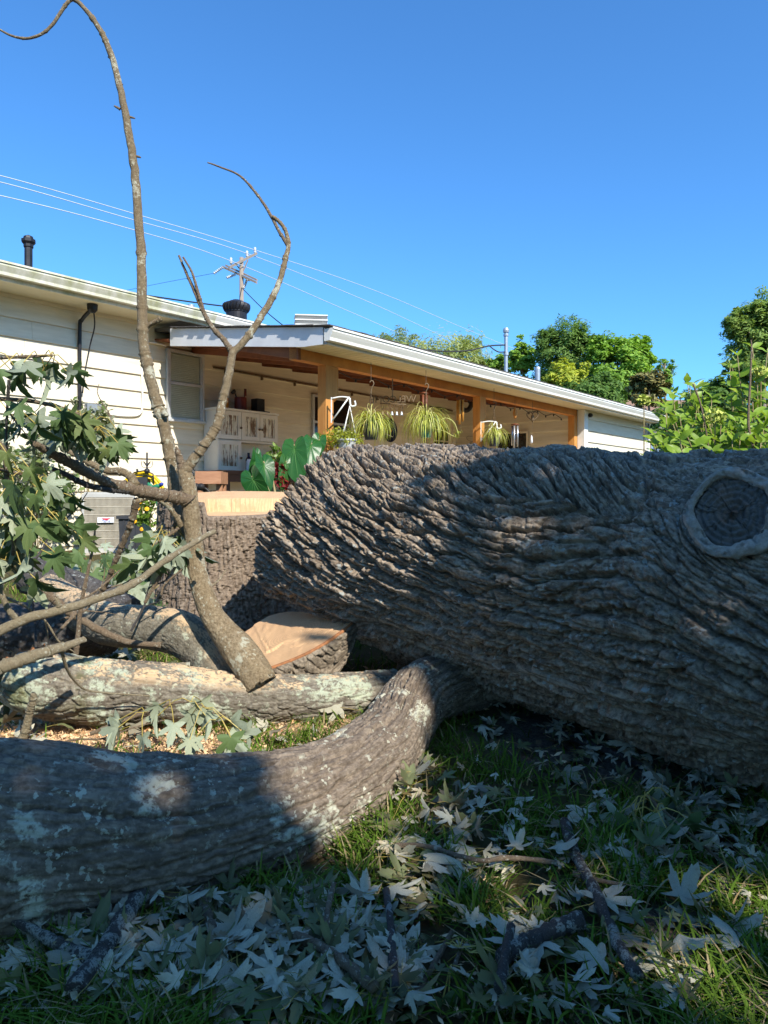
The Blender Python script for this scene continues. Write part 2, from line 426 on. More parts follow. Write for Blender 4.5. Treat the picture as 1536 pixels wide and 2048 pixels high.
def build_trunk():
    root = thing("felled_trunk", (0.9, 3.2, 0.0), "huge felled tree trunk with deep shaggy grey bark lying across the yard", "tree trunk")
    nt = 860
    t = np.concatenate([np.linspace(0, 0.25, 90, endpoint=False), np.linspace(0.25, 2.75, 700, endpoint=False), np.linspace(2.75, 4.2, 70)])
    th = np.concatenate([np.linspace(-0.95, 2.85, 600, endpoint=False), np.linspace(2.85, 2 * math.pi - 0.95, 60, endpoint=False)])
    nth = len(th)
    Tg, Th = np.meshgrid(t, th, indexing='ij')
    c, r = trunk_axis(Tg)
    zz = np.cos(Th) * 0.56 + 0.63
    cut = sstep(0.37, 0.32, zz) * (0.62 + 0.10 * np.sin(Th * 3)) * (0.85 + 0.3 * sstep(0.37, 0.05, zz))
    t_start = cut + 0.05 + 0.03 * (1 - np.cos(Th)) * 0.5 + 0.24 * np.clip(np.cos(Th - 0.2), 0, 1) ** 1.2
    T2 = t_start + (Tg / 4.2) * (4.2 - t_start)
    # local detail keeps its density after the shift
    c, r = trunk_axis(T2)
    v = Th * 0.55
    # knot position on the surface
    rad = np.cos(Th)[..., None] * TZ + np.sin(Th)[..., None] * TP
    base = c + r[..., None] * rad
    px = project(base)
    facing = np.einsum('ijk,ijk->ij', base - np.array([0, 0, CAMZ]), rad) < 0
    d2 = np.where(facing, (px[..., 0] - 1474) ** 2 + (px[..., 1] - 1042) ** 2, 1e9)
    ik, jk = np.unravel_index(np.argmin(d2), d2.shape)
    uk, vk = T2[ik, jk], v[ik, jk]
    kc = base[ik, jk]; kn = rad[ik, jk]
    du, dv = T2 - uk, v - vk
    dk = np.hypot(du, dv)
    # flow of the strips: spiral towards the ground, swirling round the knot
    swirl = 0.16 * np.exp(-((dk - 0.25) / 0.42) ** 2) * np.arctan2(dv, du - 0.02)
    y = (v - (0.50 * T2 - 0.075 * T2 ** 2) * (0.45 + 0.55 * sstep(1.9, 0.7, v)) + swirl * 0.55) / 0.043
    h, pid, plate = strips(T2, y, None, 0.27, 5, 0.044, furrow=0.80)
    hb_, _, _ = strips(T2 * 1.0 + 3, y * 0.42 + 9, None, 0.34, 25, 0.030, False); h = h + hb_ - .010
    h2, pid2, pl2 = strips(T2, (v + swirl * 0.8) / 0.040 + 1.6 * dk / 0.04 * np.exp(-(dk / 0.5) ** 2), None, 0.09, 55, 0.030)
    wk = np.exp(-((dk - 0.05) / 0.30) ** 2)
    h = h * (1 - wk) + h2 * wk; pid = pid * (1 - wk) + pid2 * wk
    h = h + 0.018 * (noise2(T2 * 3, v * 4, 77) - 0.5) * 2
    h = h - 0.02 * np.exp(-(dk / 0.16) ** 2)
    h = h - 0.030 * sstep(0.05, 0.0, Tg) * 0.6
    # a hollow under the knot where the trunk turns
    h = h - 0.05 * np.exp(-((T2 - uk + 0.42) / 0.16) ** 2 - ((v - vk - 0.05) / 0.3) ** 2)
    V = base + h[..., None] * rad
    i = np.arange(len(t) - 1)[:, None] * nth + np.arange(nth)[None]
    j = np.arange(len(t) - 1)[:, None] * nth + (np.arange(nth)[None] + 1) % nth
    Fs = np.stack([i, j, j + nth, i + nth], -1).reshape(-1, 4)
    o = put("bark", (V.reshape(-1, 3), Fs), M['bark_trunk'], root, smooth=True, attrs={"plate": pid.ravel(), "grain": plate.ravel(), "dust": np.zeros(pid.size)})
    ring = V[0]; cen = ring.mean(0) + TA * 0.02
    k = len(ring)
    inner = cen + (ring - cen) * 0.985
    put("cut_face", (np.vstack([inner, cen]), [(k, (q + 1) % k, q) for q in range(k)]), M['cut'], root)
    ring = V[-1]; cen = ring.mean(0)
    put("cut_face", (np.vstack([ring, cen]), [(k, q, (q + 1) % k) for q in range(k)]), M['cut'], root)
    # pruning scar: callus collar round a weathered, cracked face
    n = Vector(kn * np.array([1, 1, .75]) + np.array([-0.05, -0.20, -0.02])).normalized(); qz = n.to_track_quat('Z', 'X')
    ax = np.array(qz @ Vector((1, 0, 0))); ay = np.array(qz @ Vector((0, 1, 0))); nn = np.array(n)
    kc = kc + nn * 0.050
    A = np.linspace(0, 2 * math.pi, 96, endpoint=False); prof = np.linspace(0, 2 * math.pi, 20, endpoint=False)
    AA, PP = np.meshgrid(A, prof, indexing='ij')
    wob = 1 + 0.05 * np.sin(AA * 2 + 1) + 0.035 * np.sin(AA * 5) + 0.03 * (noise2(AA * 4, PP * 0 + 1, 91, None) - 0.5)
    w = 0.018 + 0.003 * np.sin(AA * 3 + 2) + 0.005 * np.sin(AA * 1 + 3.9)
    R = 0.122 * wob + w * np.cos(PP) + 0.006 * (noise2(AA * 16, PP * 3, 92) - 0.5)
    H = 0.012 + 0.014 * np.sin(PP) * (1 + 0.35 * np.sin(AA * 4) + .2 * np.sin(AA * 7 + 1)) - 0.010 * (noise2(AA * 9, PP * 2, 98) > .78) + 0.012 * (noise2(AA * 20, PP * 4, 93) - 0.5)
    V = kc + (R * np.cos(AA))[..., None] * ax + (R * np.sin(AA))[..., None] * ay + H[..., None] * nn
    i = np.arange(96)[:, None] * 20 + np.arange(20)[None]; i2 = ((np.arange(96) + 1) % 96)[:, None] * 20 + np.arange(20)[None]
    jn = (np.arange(20) + 1) % 20
    Fs = np.stack([i, i2, i2[:, jn], i[:, jn]], -1).reshape(-1, 4)
    knot = put("pruning_scar", (V.reshape(-1, 3), Fs), M['callus'], root, smooth=True, label="round old pruning scar with pale raised callus ring")
    ORG[knot.name] = ORG[root.name]
    Rr = np.linspace(0, 1, 40); A2 = np.linspace(0, 2 * math.pi, 520, endpoint=False)
    RR, AA = np.meshgrid(Rr, A2, indexing='ij')
    crack = np.zeros_like(RR); rk = random.Random(8)
    cks = [(2.35, .016, 0.0), (3.75, .018, 0.0), (0.75, .012, .05), (5.3, .010, .1)] + [(rk.uniform(0, 6.283), rk.uniform(.003, .008), rk.uniform(.25, .75)) for _ in range(22)]
    for a0, wd, r0 in cks:
        da = np.abs((AA - a0 - .10 * np.sin(RR * 6 + a0 * 3) + math.pi) % (2 * math.pi) - math.pi)
        crack += np.exp(-(da * (RR + 0.03) / wd) ** 2) * sstep(r0, r0 + .1, RR) * (.5 + .5 * rk.random())
    crack = np.minimum(crack, 1.2)
    Hh = 0.006 - 0.009 * crack - 0.010 * np.exp(-((RR - 0.15) / 0.16) ** 2) + 0.004 * (noise2(AA * 22, RR * 3, 95) - 0.5) + 0.010 * (noise2(RR * np.cos(AA) * 9 + 20, RR * np.sin(AA) * 9 + 20, 96) - 0.5) + 0.004 * np.sin(RR * 40 + np.sin(AA * 3))
    Rad = 0.122 * (1 + 0.05 * np.sin(AA * 2 + 1)) * RR
    V = kc + (Rad * np.cos(AA))[..., None] * ax + (Rad * np.sin(AA))[..., None] * ay + (Hh)[..., None] * nn
    i = np.arange(39)[:, None] * 520 + np.arange(520)[None]; jn = np.arange(39)[:, None] * 520 + (np.arange(520)[None] + 1) % 520
    Fs = np.stack([i, i + 520, jn + 520, jn], -1).reshape(-1, 4)
    put("heartwood", (V.reshape(-1, 3), Fs), M['cut_old'], knot, smooth=True)
build_trunk()

# ------------------------------------------------------------------ generic bark limb
def limb(name, pts, mat, parent=None, furrow=0.0, nu=220, nv=96, L=0.10, strip=0.022, depth=0.007, seed=1, bow=0.02, dust=None, sub=1, cap0=None, cap1=None, slope0=None, **kw):
    """pts: (x, y, z, r). A closed bark tube with displaced plates; cap0 / cap1 = material of a sawn end."""
    p = catmull(pts, nu)
    c, r = p[:, :3], p[:, 3]
    T = np.gradient(c, axis=0); T /= np.linalg.norm(T, axis=1)[:, None]
    Nn = np.zeros_like(c); ref = np.array([0, 0, 1.0]) if abs(T[0][2]) < 0.8 else np.array([0, -1.0, 0])
    q = ref - T[0] * (ref @ T[0]); Nn[0] = q / np.linalg.norm(q)
    for i in range(1, nu):
        q = Nn[i - 1] - T[i] * (Nn[i - 1] @ T[i]); Nn[i] = q / np.linalg.norm(q)
    B = np.cross(T, Nn)
    s = np.concatenate([[0], np.cumsum(np.linalg.norm(np.diff(c, axis=0), axis=1))])
    th = np.linspace(0, 2 * math.pi, nv, endpoint=False)
    S, Th = np.meshgrid(s, th, indexing='ij')
    R = np.repeat(r[:, None], nv, 1)
    rad = np.cos(Th)[..., None] * Nn[:, None] + np.sin(Th)[..., None] * B[:, None]
    rm = r.mean()
    tw = (Th - math.pi * 0) * rm
    h, pid, plate = strips(S + 3 * seed, tw / strip + S * 3, None, L, seed, depth, furrow=furrow)
    # blend the seam at the back (theta = 2 pi) away
    wseam = sstep(0, 0.35, np.minimum(Th, 2 * math.pi - Th)) if False else 1
    h = h * wseam + bow * rm * 2 * (noise2(S / 0.25 + seed, np.cos(Th) * 1.2 + 2, seed + 60) - 0.5) + bow * rm * (noise2(S / 0.09, np.sin(Th) * 2 + 4, seed + 61) - 0.5)
    V = c[:, None] + (R + h)[..., None] * rad
    if slope0 is not None:                       # slanted saw cut at the start
        V[0] += T[0] * (np.cos(th - slope0[0]) * slope0[1])[:, None]
    i = np.arange(nu - 1)[:, None] * nv + np.arange(nv)[None]; j = np.arange(nu - 1)[:, None] * nv + (np.arange(nv)[None] + 1) % nv
    Fs = np.stack([i, j, j + nv, i + nv], -1).reshape(-1, 4)
    dv = np.zeros(pid.size)
    if dust is not None:
        up = rad[..., 2]
        dv = (sstep(0.35, 0.85, up) * sstep(0.50, 0.60, noise2(S * 12, Th * 4, seed + 70) * 0.4 + noise2(S * 70, Th * 22, seed + 71) * 0.35 + noise2(S * 190, Th * 50, seed + 72) * 0.25 + dust(V))).ravel()
    o = put(name, (V.reshape(-1, 3), Fs), mat, parent, smooth=True, attrs={"plate": pid.ravel(), "grain": plate.ravel(), "dust": dv}, **kw)
    for cm, ring, sg in ((cap0, V[0], 1), (cap1, V[-1], -1)):
        cen = ring.mean(0)
        f = [(nv, (q + 1) % nv, q)[::sg] for q in range(nv)]
        put("cut_face" if cm else "bark_end", (np.vstack([cen + (ring - cen) * 0.99, cen]), f), cm or mat, parent or o)
    return o

def pp(rows):
    """(px, py, depth, radius in metres) rows -> points."""
    return [(*P(a, b, d), r) for a, b, d, r in rows]

def base_of(pts, dz=0):
    a = np.array(pts); i = np.argmin(a[:, 2]); return (a[i, 0], a[i, 1], max(0, a[i, 2] - a[i, 3]))

# big curved limb in front
pts = pp([(-420, 1735, 1.42, .235), (-180, 1705, 1.50, .222), (20, 1687, 1.58, .210), (220, 1692, 1.68, .198), (400, 1672, 1.80, .180), (560, 1630, 1.97, .161), (690, 1566, 2.18, .138), (768, 1500, 2.42, .123), (806, 1438, 2.68, .114), (838, 1394, 2.86, .118), (890, 1372, 3.02, .125), (960, 1358, 3.2, .13), (1060, 1345, 3.4, .13)])
root = thing("curved_limb", base_of(pts), "thick curved limb bending across the lower left, grey bark with pale lichen patches", "tree limb")
limb("bark", pts, M['bark_limb'], root, nu=760, nv=340, L=0.17, strip=0.026, depth=0.013, seed=3, bow=0.045, furrow=0.8)

# pale log lying behind it
pts = pp([(28, 1352, 2.72, .085), (90, 1368, 2.72, .112), (200, 1382, 2.76, .116), (330, 1386, 2.80, .108), (460, 1394, 2.86, .098), (590, 1398, 2.92, .09), (700, 1392, 3.0, .09), (790, 1384, 3.12, .09)])
root = thing("lichen_log", base_of(pts), "pale lichen covered log lying across in front of the stump, broken at one end", "log")
limb("bark", pts, M['bark_log'], root, nu=420, nv=170, L=0.10, strip=0.024, depth=0.012, seed=12, bow=0.07, dust=lambda V: -0.10 + 0.20 * np.exp(-((V[..., 0] + 0.75) / 0.25) ** 2), cap0=M['inner_bark'])
g = Geo()
for k in range(9):                                # torn splinters at its broken end
    a = P(22 + 7 * k, 1330 - 4 * (k % 4), 2.70 + 0.012 * k); b = P(10 + 9 * k + random.uniform(-8, 16), 1300 - random.uniform(-6, 14), 2.70 + 0.01 * k)
    g.tube([a, (a + b) / 2 + (0, -.004, .004), b], [.016, .013, .003], 6)
put("splinters", g, M['inner_bark'], root, smooth=True)

# arched limb dusted with sawdust
pts = pp([(95, 1178, 3.55, .075), (150, 1215, 3.40, .088), (215, 1246, 3.25, .092), (300, 1254, 3.16, .094), (365, 1268, 3.10, .092), (410, 1305, 3.05, .088), (448, 1352, 2.98, .085), (480, 1400, 2.96, .08)])
root = thing("arched_limb", base_of(pts), "arched limb with sawdust on its top, between the pale log and the stump", "tree limb")
limb("bark", pts, M['bark_arch'], root, nu=300, nv=150, L=0.05, strip=0.011, depth=0.004, seed=21, bow=0.05, dust=lambda V: 0.05 + 0.0 * V[..., 0])
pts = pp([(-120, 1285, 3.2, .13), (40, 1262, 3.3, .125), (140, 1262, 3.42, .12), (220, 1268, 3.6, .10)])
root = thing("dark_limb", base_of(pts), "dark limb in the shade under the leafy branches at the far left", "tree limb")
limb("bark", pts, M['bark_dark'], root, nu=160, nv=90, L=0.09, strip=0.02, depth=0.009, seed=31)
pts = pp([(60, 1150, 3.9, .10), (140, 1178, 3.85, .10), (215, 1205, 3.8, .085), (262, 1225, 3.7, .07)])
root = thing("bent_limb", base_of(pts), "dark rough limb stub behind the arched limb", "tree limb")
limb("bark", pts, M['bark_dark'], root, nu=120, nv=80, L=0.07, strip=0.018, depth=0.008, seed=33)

# ------------------------------------------------------------------ stump
def build_stump():
    sc = np.array([-1.03, 4.82]); root = thing("stump", (sc[0], sc[1], 0.12), "wide freshly cut stump with pale flat top and stepped notch", "tree stump")
    nth, nz = 360, 300
    th = np.linspace(0, 2 * math.pi, nth, endpoint=False); zt = np.linspace(0, 1, nz)
    Z, Th = np.meshgrid(zt, th, indexing='ij')
    lobes = 1 + 0.05 * np.cos(3 * Th + 0.5) + 0.03 * np.cos(5 * Th + 2)
    flare = 0.22 * np.exp(-Z * 4.5) * (1 + 0.5 * np.cos(5 * Th + 1.3) + 0.3 * np.cos(3 * Th))
    R = 0.47 * lobes + flare
    # top height: high back part, lower notched ledge at the front right
    ang = np.arctan2(np.sin(Th), np.cos(Th))
    ledge = sstep(-1.75, -1.70, ang) * sstep(0.25, 0.1, ang)
    ztop = 0.925 - 0.035 * (-np.sin(Th)) - 0.085 * ledge
    z0 = -0.05
    h, pid, plate = strips(Z * 0.95, Th * 0.47 / 0.024 + Z * 3.0, None, 0.12, 71, 0.024, furrow=0.6)
    h = h * sstep(1.0, 0.97, Z) * 1.0 + 0.012 * (noise2(Z * 5, Th * 4, 72) - 0.5)
    Rr = R + h
    X = sc[0] + Rr * np.cos(Th); Y = sc[1] + Rr * np.sin(Th); Zw = z0 + Z * (ztop - z0)
    V = np.stack([X, Y, Zw], -1)
    i = np.arange(nz - 1)[:, None] * nth + np.arange(nth)[None]; j = np.arange(nz - 1)[:, None] * nth + (np.arange(nth)[None] + 1) % nth
    Fs = np.stack([i, j, j + nth, i + nth], -1).reshape(-1, 4)
    put("bark", (V.reshape(-1, 3), Fs), M['bark_stump'], root, smooth=True, attrs={"plate": pid.ravel(), "grain": plate.ravel(), "dust": np.zeros(pid.size)})
    # sawn top in polar rows; the ledge is lower, with an upright riser between
    nr = 40
    rr = np.linspace(0, 1, nr); RR, T2 = np.meshgrid(rr, th, indexing='ij')
    rim = V[-1]
    X = sc[0] + RR * (rim[None, :, 0] - sc[0]); Y = sc[1] + RR * (rim[None, :, 1] - sc[1])
    lx, ly = X - sc[0], Y - sc[1]
    inl = (ly < -0.20 + 0.05 * lx) & (lx > -0.13)
    hz = 0.925 + 0.075 * ly + 0.006 * (noise2(X * 30, Y * 6, 81) - 0.5) + 0.004 * (noise2(X * 70, Y * 70, 82) - 0.5)
    hz = np.where(inl, 0.925 - 0.085 + 0.035 * (ly / 0.47) + 0.006 * (noise2(X * 25, Y * 25, 83) - 0.5), hz)
    hz[-1] = rim[:, 2]
    V2 = np.stack([X, Y, hz], -1)
    i = np.arange(nr - 1)[:, None] * nth + np.arange(nth)[None]; j = np.arange(nr - 1)[:, None] * nth + (np.arange(nth)[None] + 1) % nth
    Fs = np.stack([i, i + nth, j + nth, j], -1).reshape(-1, 4)
    put("cut_top", (V2.reshape(-1, 3), Fs), M['cut'], root, label="pale freshly sawn top of the stump")
build_stump()

# ------------------------------------------------------------------ wedge cut out of the trunk
def build_wedge():
    A, B = P(528, 1340, 3.12), P(714, 1238, 3.36)
    C, D, E = P(700, 1221, 3.50), P(548, 1231, 3.86), P(486, 1266, 3.72)
    root = thing("cut_wedge", (float(A[0]) + .1, 3.45, 0.03), "wedge of fresh orange cut wood with bark underneath, lying against the trunk", "wood wedge")
    n = 150; m = 60
    t = np.linspace(0, 1, n)
    edge = A[None] * (1 - t)[:, None] + B[None] * t[:, None]
    edge += np.sin(t * math.pi)[:, None] * np.array([0.02, -0.05, -0.012])
    hgt = 0.055 + 0.16 * np.sin(np.clip(t * 0.95 + 0.05, 0, 1) * math.pi) ** 0.8
    hgt = np.where(t > 0.93, hgt * (1 - (t - 0.93) / 0.07 * 0.75), hgt)
    s = np.linspace(0, 1, m)
    S, Tt = np.meshgrid(s, t)
    down = np.stack([0.03 * np.sin(S * 1.6), 0.35 * (1 - np.cos(S * 1.35)) * 0.6, -np.sin(S * 1.5)], -1)
    V = edge[:, None] + down * hgt[:, None, None]
    V[..., 2] = np.maximum(V[..., 2], 0.012)
    h, pid, plate = strips(Tt * 0.5 + 0.6 * S * 0.1, S * 0.22 / 0.030 - Tt * 9 + 50, None, 0.10, 64, 0.030)
    nrm = np.array([0.35, -0.85, -0.15])
    V = V + h[..., None] * nrm * sstep(0, 0.08, S)[..., None]
    i = np.arange(n - 1)[:, None] * m + np.arange(m - 1)[None]
    Fs = np.stack([i, i + 1, i + m + 1, i + m], -1).reshape(-1, 4)
    put("bark", (V.reshape(-1, 3), Fs), M['bark_log2'], root, smooth=True, attrs={"plate": pid.ravel(), "grain": plate.ravel(), "dust": np.zeros(pid.size)})
    # rim of inner bark
    g = Geo(); g.tube([e + np.array([0, 0.004, -0.004]) for e in edge[::6]], 0.009, 6); put("bark_rim", g, M['inner_bark'], root, smooth=True)
    # cut face: front edge, then back outline
    back = catmull([E, D, D * .45 + C * .55 + np.array([0, 0, .004]), C, B], n)
    k = 110; w = np.linspace(0, 1, k)
    fv = edge[:, None] * (1 - w)[None, :, None] + back[:, None] * w[None, :, None]
    X = fv[..., 0]; Y = fv[..., 1]
    fv[..., 2] += 0.004 * (noise2(X * 40, Y * 9, 66) - 0.5) + 0.006 * sstep(0.30, 0.31, w)[None] * sstep(0.75, 0.74, t)[:, None] * sstep(0.08, 0.09, t)[:, None]
    TT, WW = np.meshgrid(t, w, indexing='ij')
    for (t0, w0, t1, w1, dp) in ((.10, .30, .55, .34, .010), (.12, .30, .10, .62, .008), (.30, .22, .62, .16, .006), (.62, .62, .92, .45, .006), (.45, .75, .80, .66, .005)):
        q = np.clip(((TT - t0) * (t1 - t0) + (WW - w0) * (w1 - w0)) / ((t1 - t0) ** 2 + (w1 - w0) ** 2), 0, 1)
        dd = np.hypot(TT - t0 - q * (t1 - t0), (WW - w0 - q * (w1 - w0)) + .012 * np.sin(q * 14))
        fv[..., 2] -= dp * np.exp(-(dd / .011) ** 2)
    i = np.arange(n - 1)[:, None] * k + np.arange(k - 1)[None]
    Fs = np.stack([i, i + k, i + k + 1, i + 1], -1).reshape(-1, 4)
    put("cut_face", (fv.reshape(-1, 3), Fs), M['cut'], root, label="flat sawn face with a chainsaw step and cracks")
    g = Geo()
    low = lambda q: np.array([q[0], q[1], 0.01])
    g.add([E, D, C, low(E), low(D), C - np.array([0, 0, .03]), low(A), A], [(1, 0, 3, 4), (2, 1, 4, 5), (0, 7, 6, 3)])
    put("back_face", g, M['cut'], root)
M['bark_log2'] = bark_mat("bark_wedge", (0.06, 0.045, 0.032), (0.24, 0.19, 0.135), (0.36, 0.30, 0.22), lichen=None, grain=True, bump=0.6)
build_wedge()

# ------------------------------------------------------------------ the bare sprout and its stems
pts = pp([(524, 1372, 2.84, .066), (505, 1338, 2.86, .068), (478, 1300, 2.88, .063), (446, 1262, 2.92, .052), (420, 1222, 2.95, .045), (401, 1168, 2.98, .041), (393, 1130, 3.0, .037), (386, 1070, 3.0, .034), (380, 1010, 3.0, .033), (374, 965, 3.0, .030), (366, 938, 3.0, .023)])
root = thing("bare_sprout", base_of(pts), "forked bare sprout with a thick lichened foot leaning on the pale log", "sapling")
SPROUT = root
limb("stem", pts, M['bark_sprout'], root, nu=300, nv=80, L=0.05, strip=0.012, depth=0.0035, seed=41, bow=0.06, cap0=M['cut'], slope0=(0.6, 0.05))
def stem(rows, parent, mat='bark_sprout', name="branch", n=64, seed=1, nv=12, **kw):
    p = catmull(pp(rows), n * 2); s = np.arange(len(p))
    g = Geo(); r = p[:, 3] * (1 + 0.10 * (noise2(s * 0.35 + seed * 7, s * 0, seed) - 0.5) + 0.25 * (noise2(s * 0.8, s * 0 + 3, seed + 1) > 0.86))
    c = p[:, :3] + 0.22 * p[:, 3:4] * np.stack([noise2(s * .3, s * 0 + q, seed + 5) - 0.5 for q in range(3)], -1)
    g.tube(c, r, nv)
    return put(name, g, M[mat], parent, smooth=True, **kw)
# fork to the right, with its twin tips
stem([(370, 945, 3.0, .026), (388, 918, 3.0, .0215), (412, 886, 3.0, .020), (434, 848, 3.02, .0195), (446, 800, 3.04, .0185), (458, 745, 3.06, .0175), (465, 703, 3.08, .017)], root, seed=2)
stem([(465, 706, 3.08, .016), (490, 680, 3.1, .016), (516, 643, 3.12, .015), (542, 600, 3.14, .0145), (560, 560, 3.16, .013), (571, 518, 3.18, .012), (577, 485, 3.2, .010), (566, 452, 3.2, .0085), (545, 432, 3.2, .007)], root, seed=3)
stem([(576, 492, 3.2, .009), (558, 462, 3.2, .0075), (541, 430, 3.21, .007), (515, 390, 3.22, .006), (480, 352, 3.23, .0048), (440, 334, 3.24, .004), (415, 325, 3.24, .003)], root, 'bark_twig', seed=4)
stem([(466, 706, 3.08, .014), (448, 680, 3.08, .012), (425, 655, 3.08, .0105), (405, 620, 3.08, .009), (388, 580, 3.08, .0075), (372, 545, 3.08, .006), (358, 511, 3.08, .005)], root, 'bark_twig', seed=5)
stem([(408, 625, 3.08, .008), (396, 585, 3.07, .007), (384, 545, 3.06, .005), (366, 514, 3.06, .004)], root, 'bark_twig', seed=6)
stem([(368, 948, 3.0, .022), (361, 925, 3.0, .016), (356, 905, 3.0, .011), (352, 893, 3.0, .003)], root, seed=7, mat='bark_twig')
# long branch to the left
stem([(380, 1000, 2.99, .031), (362, 996, 2.97, .0275), (330, 990, 2.93, .026), (290, 983, 2.88, .0255), (252, 974, 2.82, .0255)], root, seed=8, mat='bark_twig')
stem([(262, 977, 2.83, .023), (225, 968, 2.76, .0215), (185, 950, 2.68, .020), (140, 926, 2.6, .018), (98, 904, 2.5, .015), (70, 888, 2.42, .011)], root, seed=9, mat='bark_twig')
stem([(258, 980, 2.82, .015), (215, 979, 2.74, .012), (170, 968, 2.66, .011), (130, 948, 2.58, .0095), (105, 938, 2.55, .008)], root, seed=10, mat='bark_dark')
stem([(268, 972, 2.84, .020), (265, 958, 2.85, .017), (248, 945, 2.86, .016), (205, 938, 2.88, .014), (160, 914, 2.9, .011), (130, 900, 2.9, .008)], root, seed=11)
# forked prop under that branch
stem([(274, 1000, 2.86, .015), (262, 1045, 2.9, .0135), (240, 1100, 2.96, .012), (215, 1160, 3.02, .011), (196, 1195, 3.05, .010)], root, seed=12, mat='bark_twig')
stem([(272, 1002, 2.86, .012), (300, 995, 2.9, .012), (330, 1006, 2.93, .011), (350, 1030, 2.96, .011), (362, 1052, 2.98, .012)], root, seed=13)
# tall thin stem
tall = thing("tall_stem", P(376, 1128, 3.12), "very tall thin bare stem rising to the top left corner and bending over", "sapling")
stem([(376, 1126, 3.10, .030), (372, 1085, 3.10, .033), (362, 1040, 3.10, .032), (352, 990, 3.10, .029), (344, 935, 3.10, .027), (334, 880, 3.10, .026), (324, 835, 3.10, .0255), (318, 822, 3.10, .027), (305, 775, 3.10, .024), (292, 720, 3.10, .0235), (286, 670, 3.1, .0235), (284, 600, 3.1, .022), (282, 500, 3.1, .0205), (275, 410, 3.1, .019), (268, 330, 3.1, .018), (258, 270, 3.1, .017), (243, 190, 3.1, .015), (224, 115, 3.1, .0135), (203, 65, 3.1, .012), (176, 25, 3.1, .010), (150, 0, 3.1, .009), (133, 8, 3.1, .008), (100, 55, 3.1, .007), (62, 76, 3.1, .006), (20, 70, 3.1, .005), (-30, 40, 3.1, .004)], tall, name="stem", n=190, seed=21, nv=14)
for (x, y, dx, dy) in ((254, 232, 16, 3), (240, 218, -12, -4), (272, 312, 10, 2), (236, 172, 10, -2), (226, 120, -10, -4), (278, 414, -10, -3)):
    stem([(x, y, 3.1, .006), (x + dx * .6, y + dy, 3.1, .005), (x + dx, y + dy * 1.6, 3.1, .003)], tall, 'bark_twig', name="bud", n=6, seed=abs(dx) + y, nv=6)
stem([(289, 656, 3.1, .012), (302, 648, 3.09, .011), (316, 641, 3.08, .010), (322, 637, 3.08, .013)], tall, name="stub", n=12, seed=33)
stem([(322, 826, 3.1, .014), (330, 828, 3.07, .013), (334, 833, 3.06, .008)], tall, name="stub", n=8, seed=34)

# long bare twigs crossing in front
def twig(name, rows, label, mat='bark_pale', cat="twig", extra=(), n=48, group=None):
    pts = pp(rows); r = thing(name, base_of(pts), label, cat, group)
    stem(rows, r, mat, name="stem", n=n, seed=len(label))
    for k, e in enumerate(extra): stem(e, r, mat, name="side_twig", n=16, seed=50 + k)
    return r
twig("long_twig", [(-60, 1300, 2.25, .017), (0, 1262, 2.28, .0165), (60, 1235, 2.32, .016), (130, 1218, 2.38, .0155), (200, 1196, 2.45, .014), (262, 1170, 2.52, .013), (330, 1122, 2.6, .0115), (400, 1078, 2.68, .0105), (430, 1062, 2.72, .0095)],
     "long pale twig slanting up in front of the sprout", extra=[[(32, 1238, 2.3, .010), (14, 1215, 2.28, .009), (2, 1180, 2.27, .0085), (4, 1155, 2.26, .0075)], [(120, 1218, 2.37, .009), (116, 1205, 2.36, .008), (112, 1196, 2.36, .006)]])
twig("pale_branch", [(-50, 1362, 2.15, .021), (10, 1332, 2.2, .020), (70, 1310, 2.26, .019), (120, 1296, 2.32, .016), (170, 1278, 2.38, .010)], "short pale lichened branch resting on the broken end of the log", extra=[[(122, 1298, 2.32, .006), (135, 1340, 2.4, .005), (160, 1372, 2.5, .004), (195, 1384, 2.56, .0035), (300, 1392, 2.62, .003)]])
twig("bent_twig", [(75, 1165, 2.9, .017), (110, 1200, 2.92, .017), (155, 1235, 2.94, .016), (205, 1263, 2.95, .015), (260, 1285, 2.97, .013), (322, 1290, 3.0, .011)], "bent tan twig passing under the long pale twig", mat='bark_twig')
twig("upright_twig", [(150, 1322, 2.86, .011), (156, 1270, 2.85, .010), (160, 1225, 2.84, .009), (170, 1170, 2.83, .0075), (185, 1100, 2.82, .005), (190, 1060, 2.82, .003)], "thin upright brown twig behind the long pale twig", mat='bark_twig', extra=[[(152, 1226, 2.84, .007), (125, 1255, 2.8, .006), (100, 1280, 2.78, .004)], [(165, 1200, 2.84, .005), (200, 1176, 2.86, .004), (240, 1140, 2.9, .003)]])
twig("slanting_twig", [(290, 1206, 3.0, .007), (312, 1165, 3.0, .0075), (335, 1125, 3.0, .008), (345, 1060, 3.0, .008), (360, 1030, 3.0, .007)], "brown slanting twig carrying pale wilted leaves beside the stump", mat='bark_twig', extra=[[(322, 1190, 2.95, .005), (330, 1168, 2.95, .005), (365, 1138, 2.96, .004)]])
twig("sawn_stick", [(250, 1331, 2.84, .010), (310, 1333, 2.84, .011), (380, 1330, 2.84, .012)], "short straight tan stick resting on the pale log", cat="stick")
twig("cut_stake", [(46, 1478, 2.42, .014), (54, 1448, 2.42, .0135), (62, 1415, 2.41, .012), (68, 1388, 2.4, .010)], "short upright cut twig standing in the sawdust at the left", cat="stick")

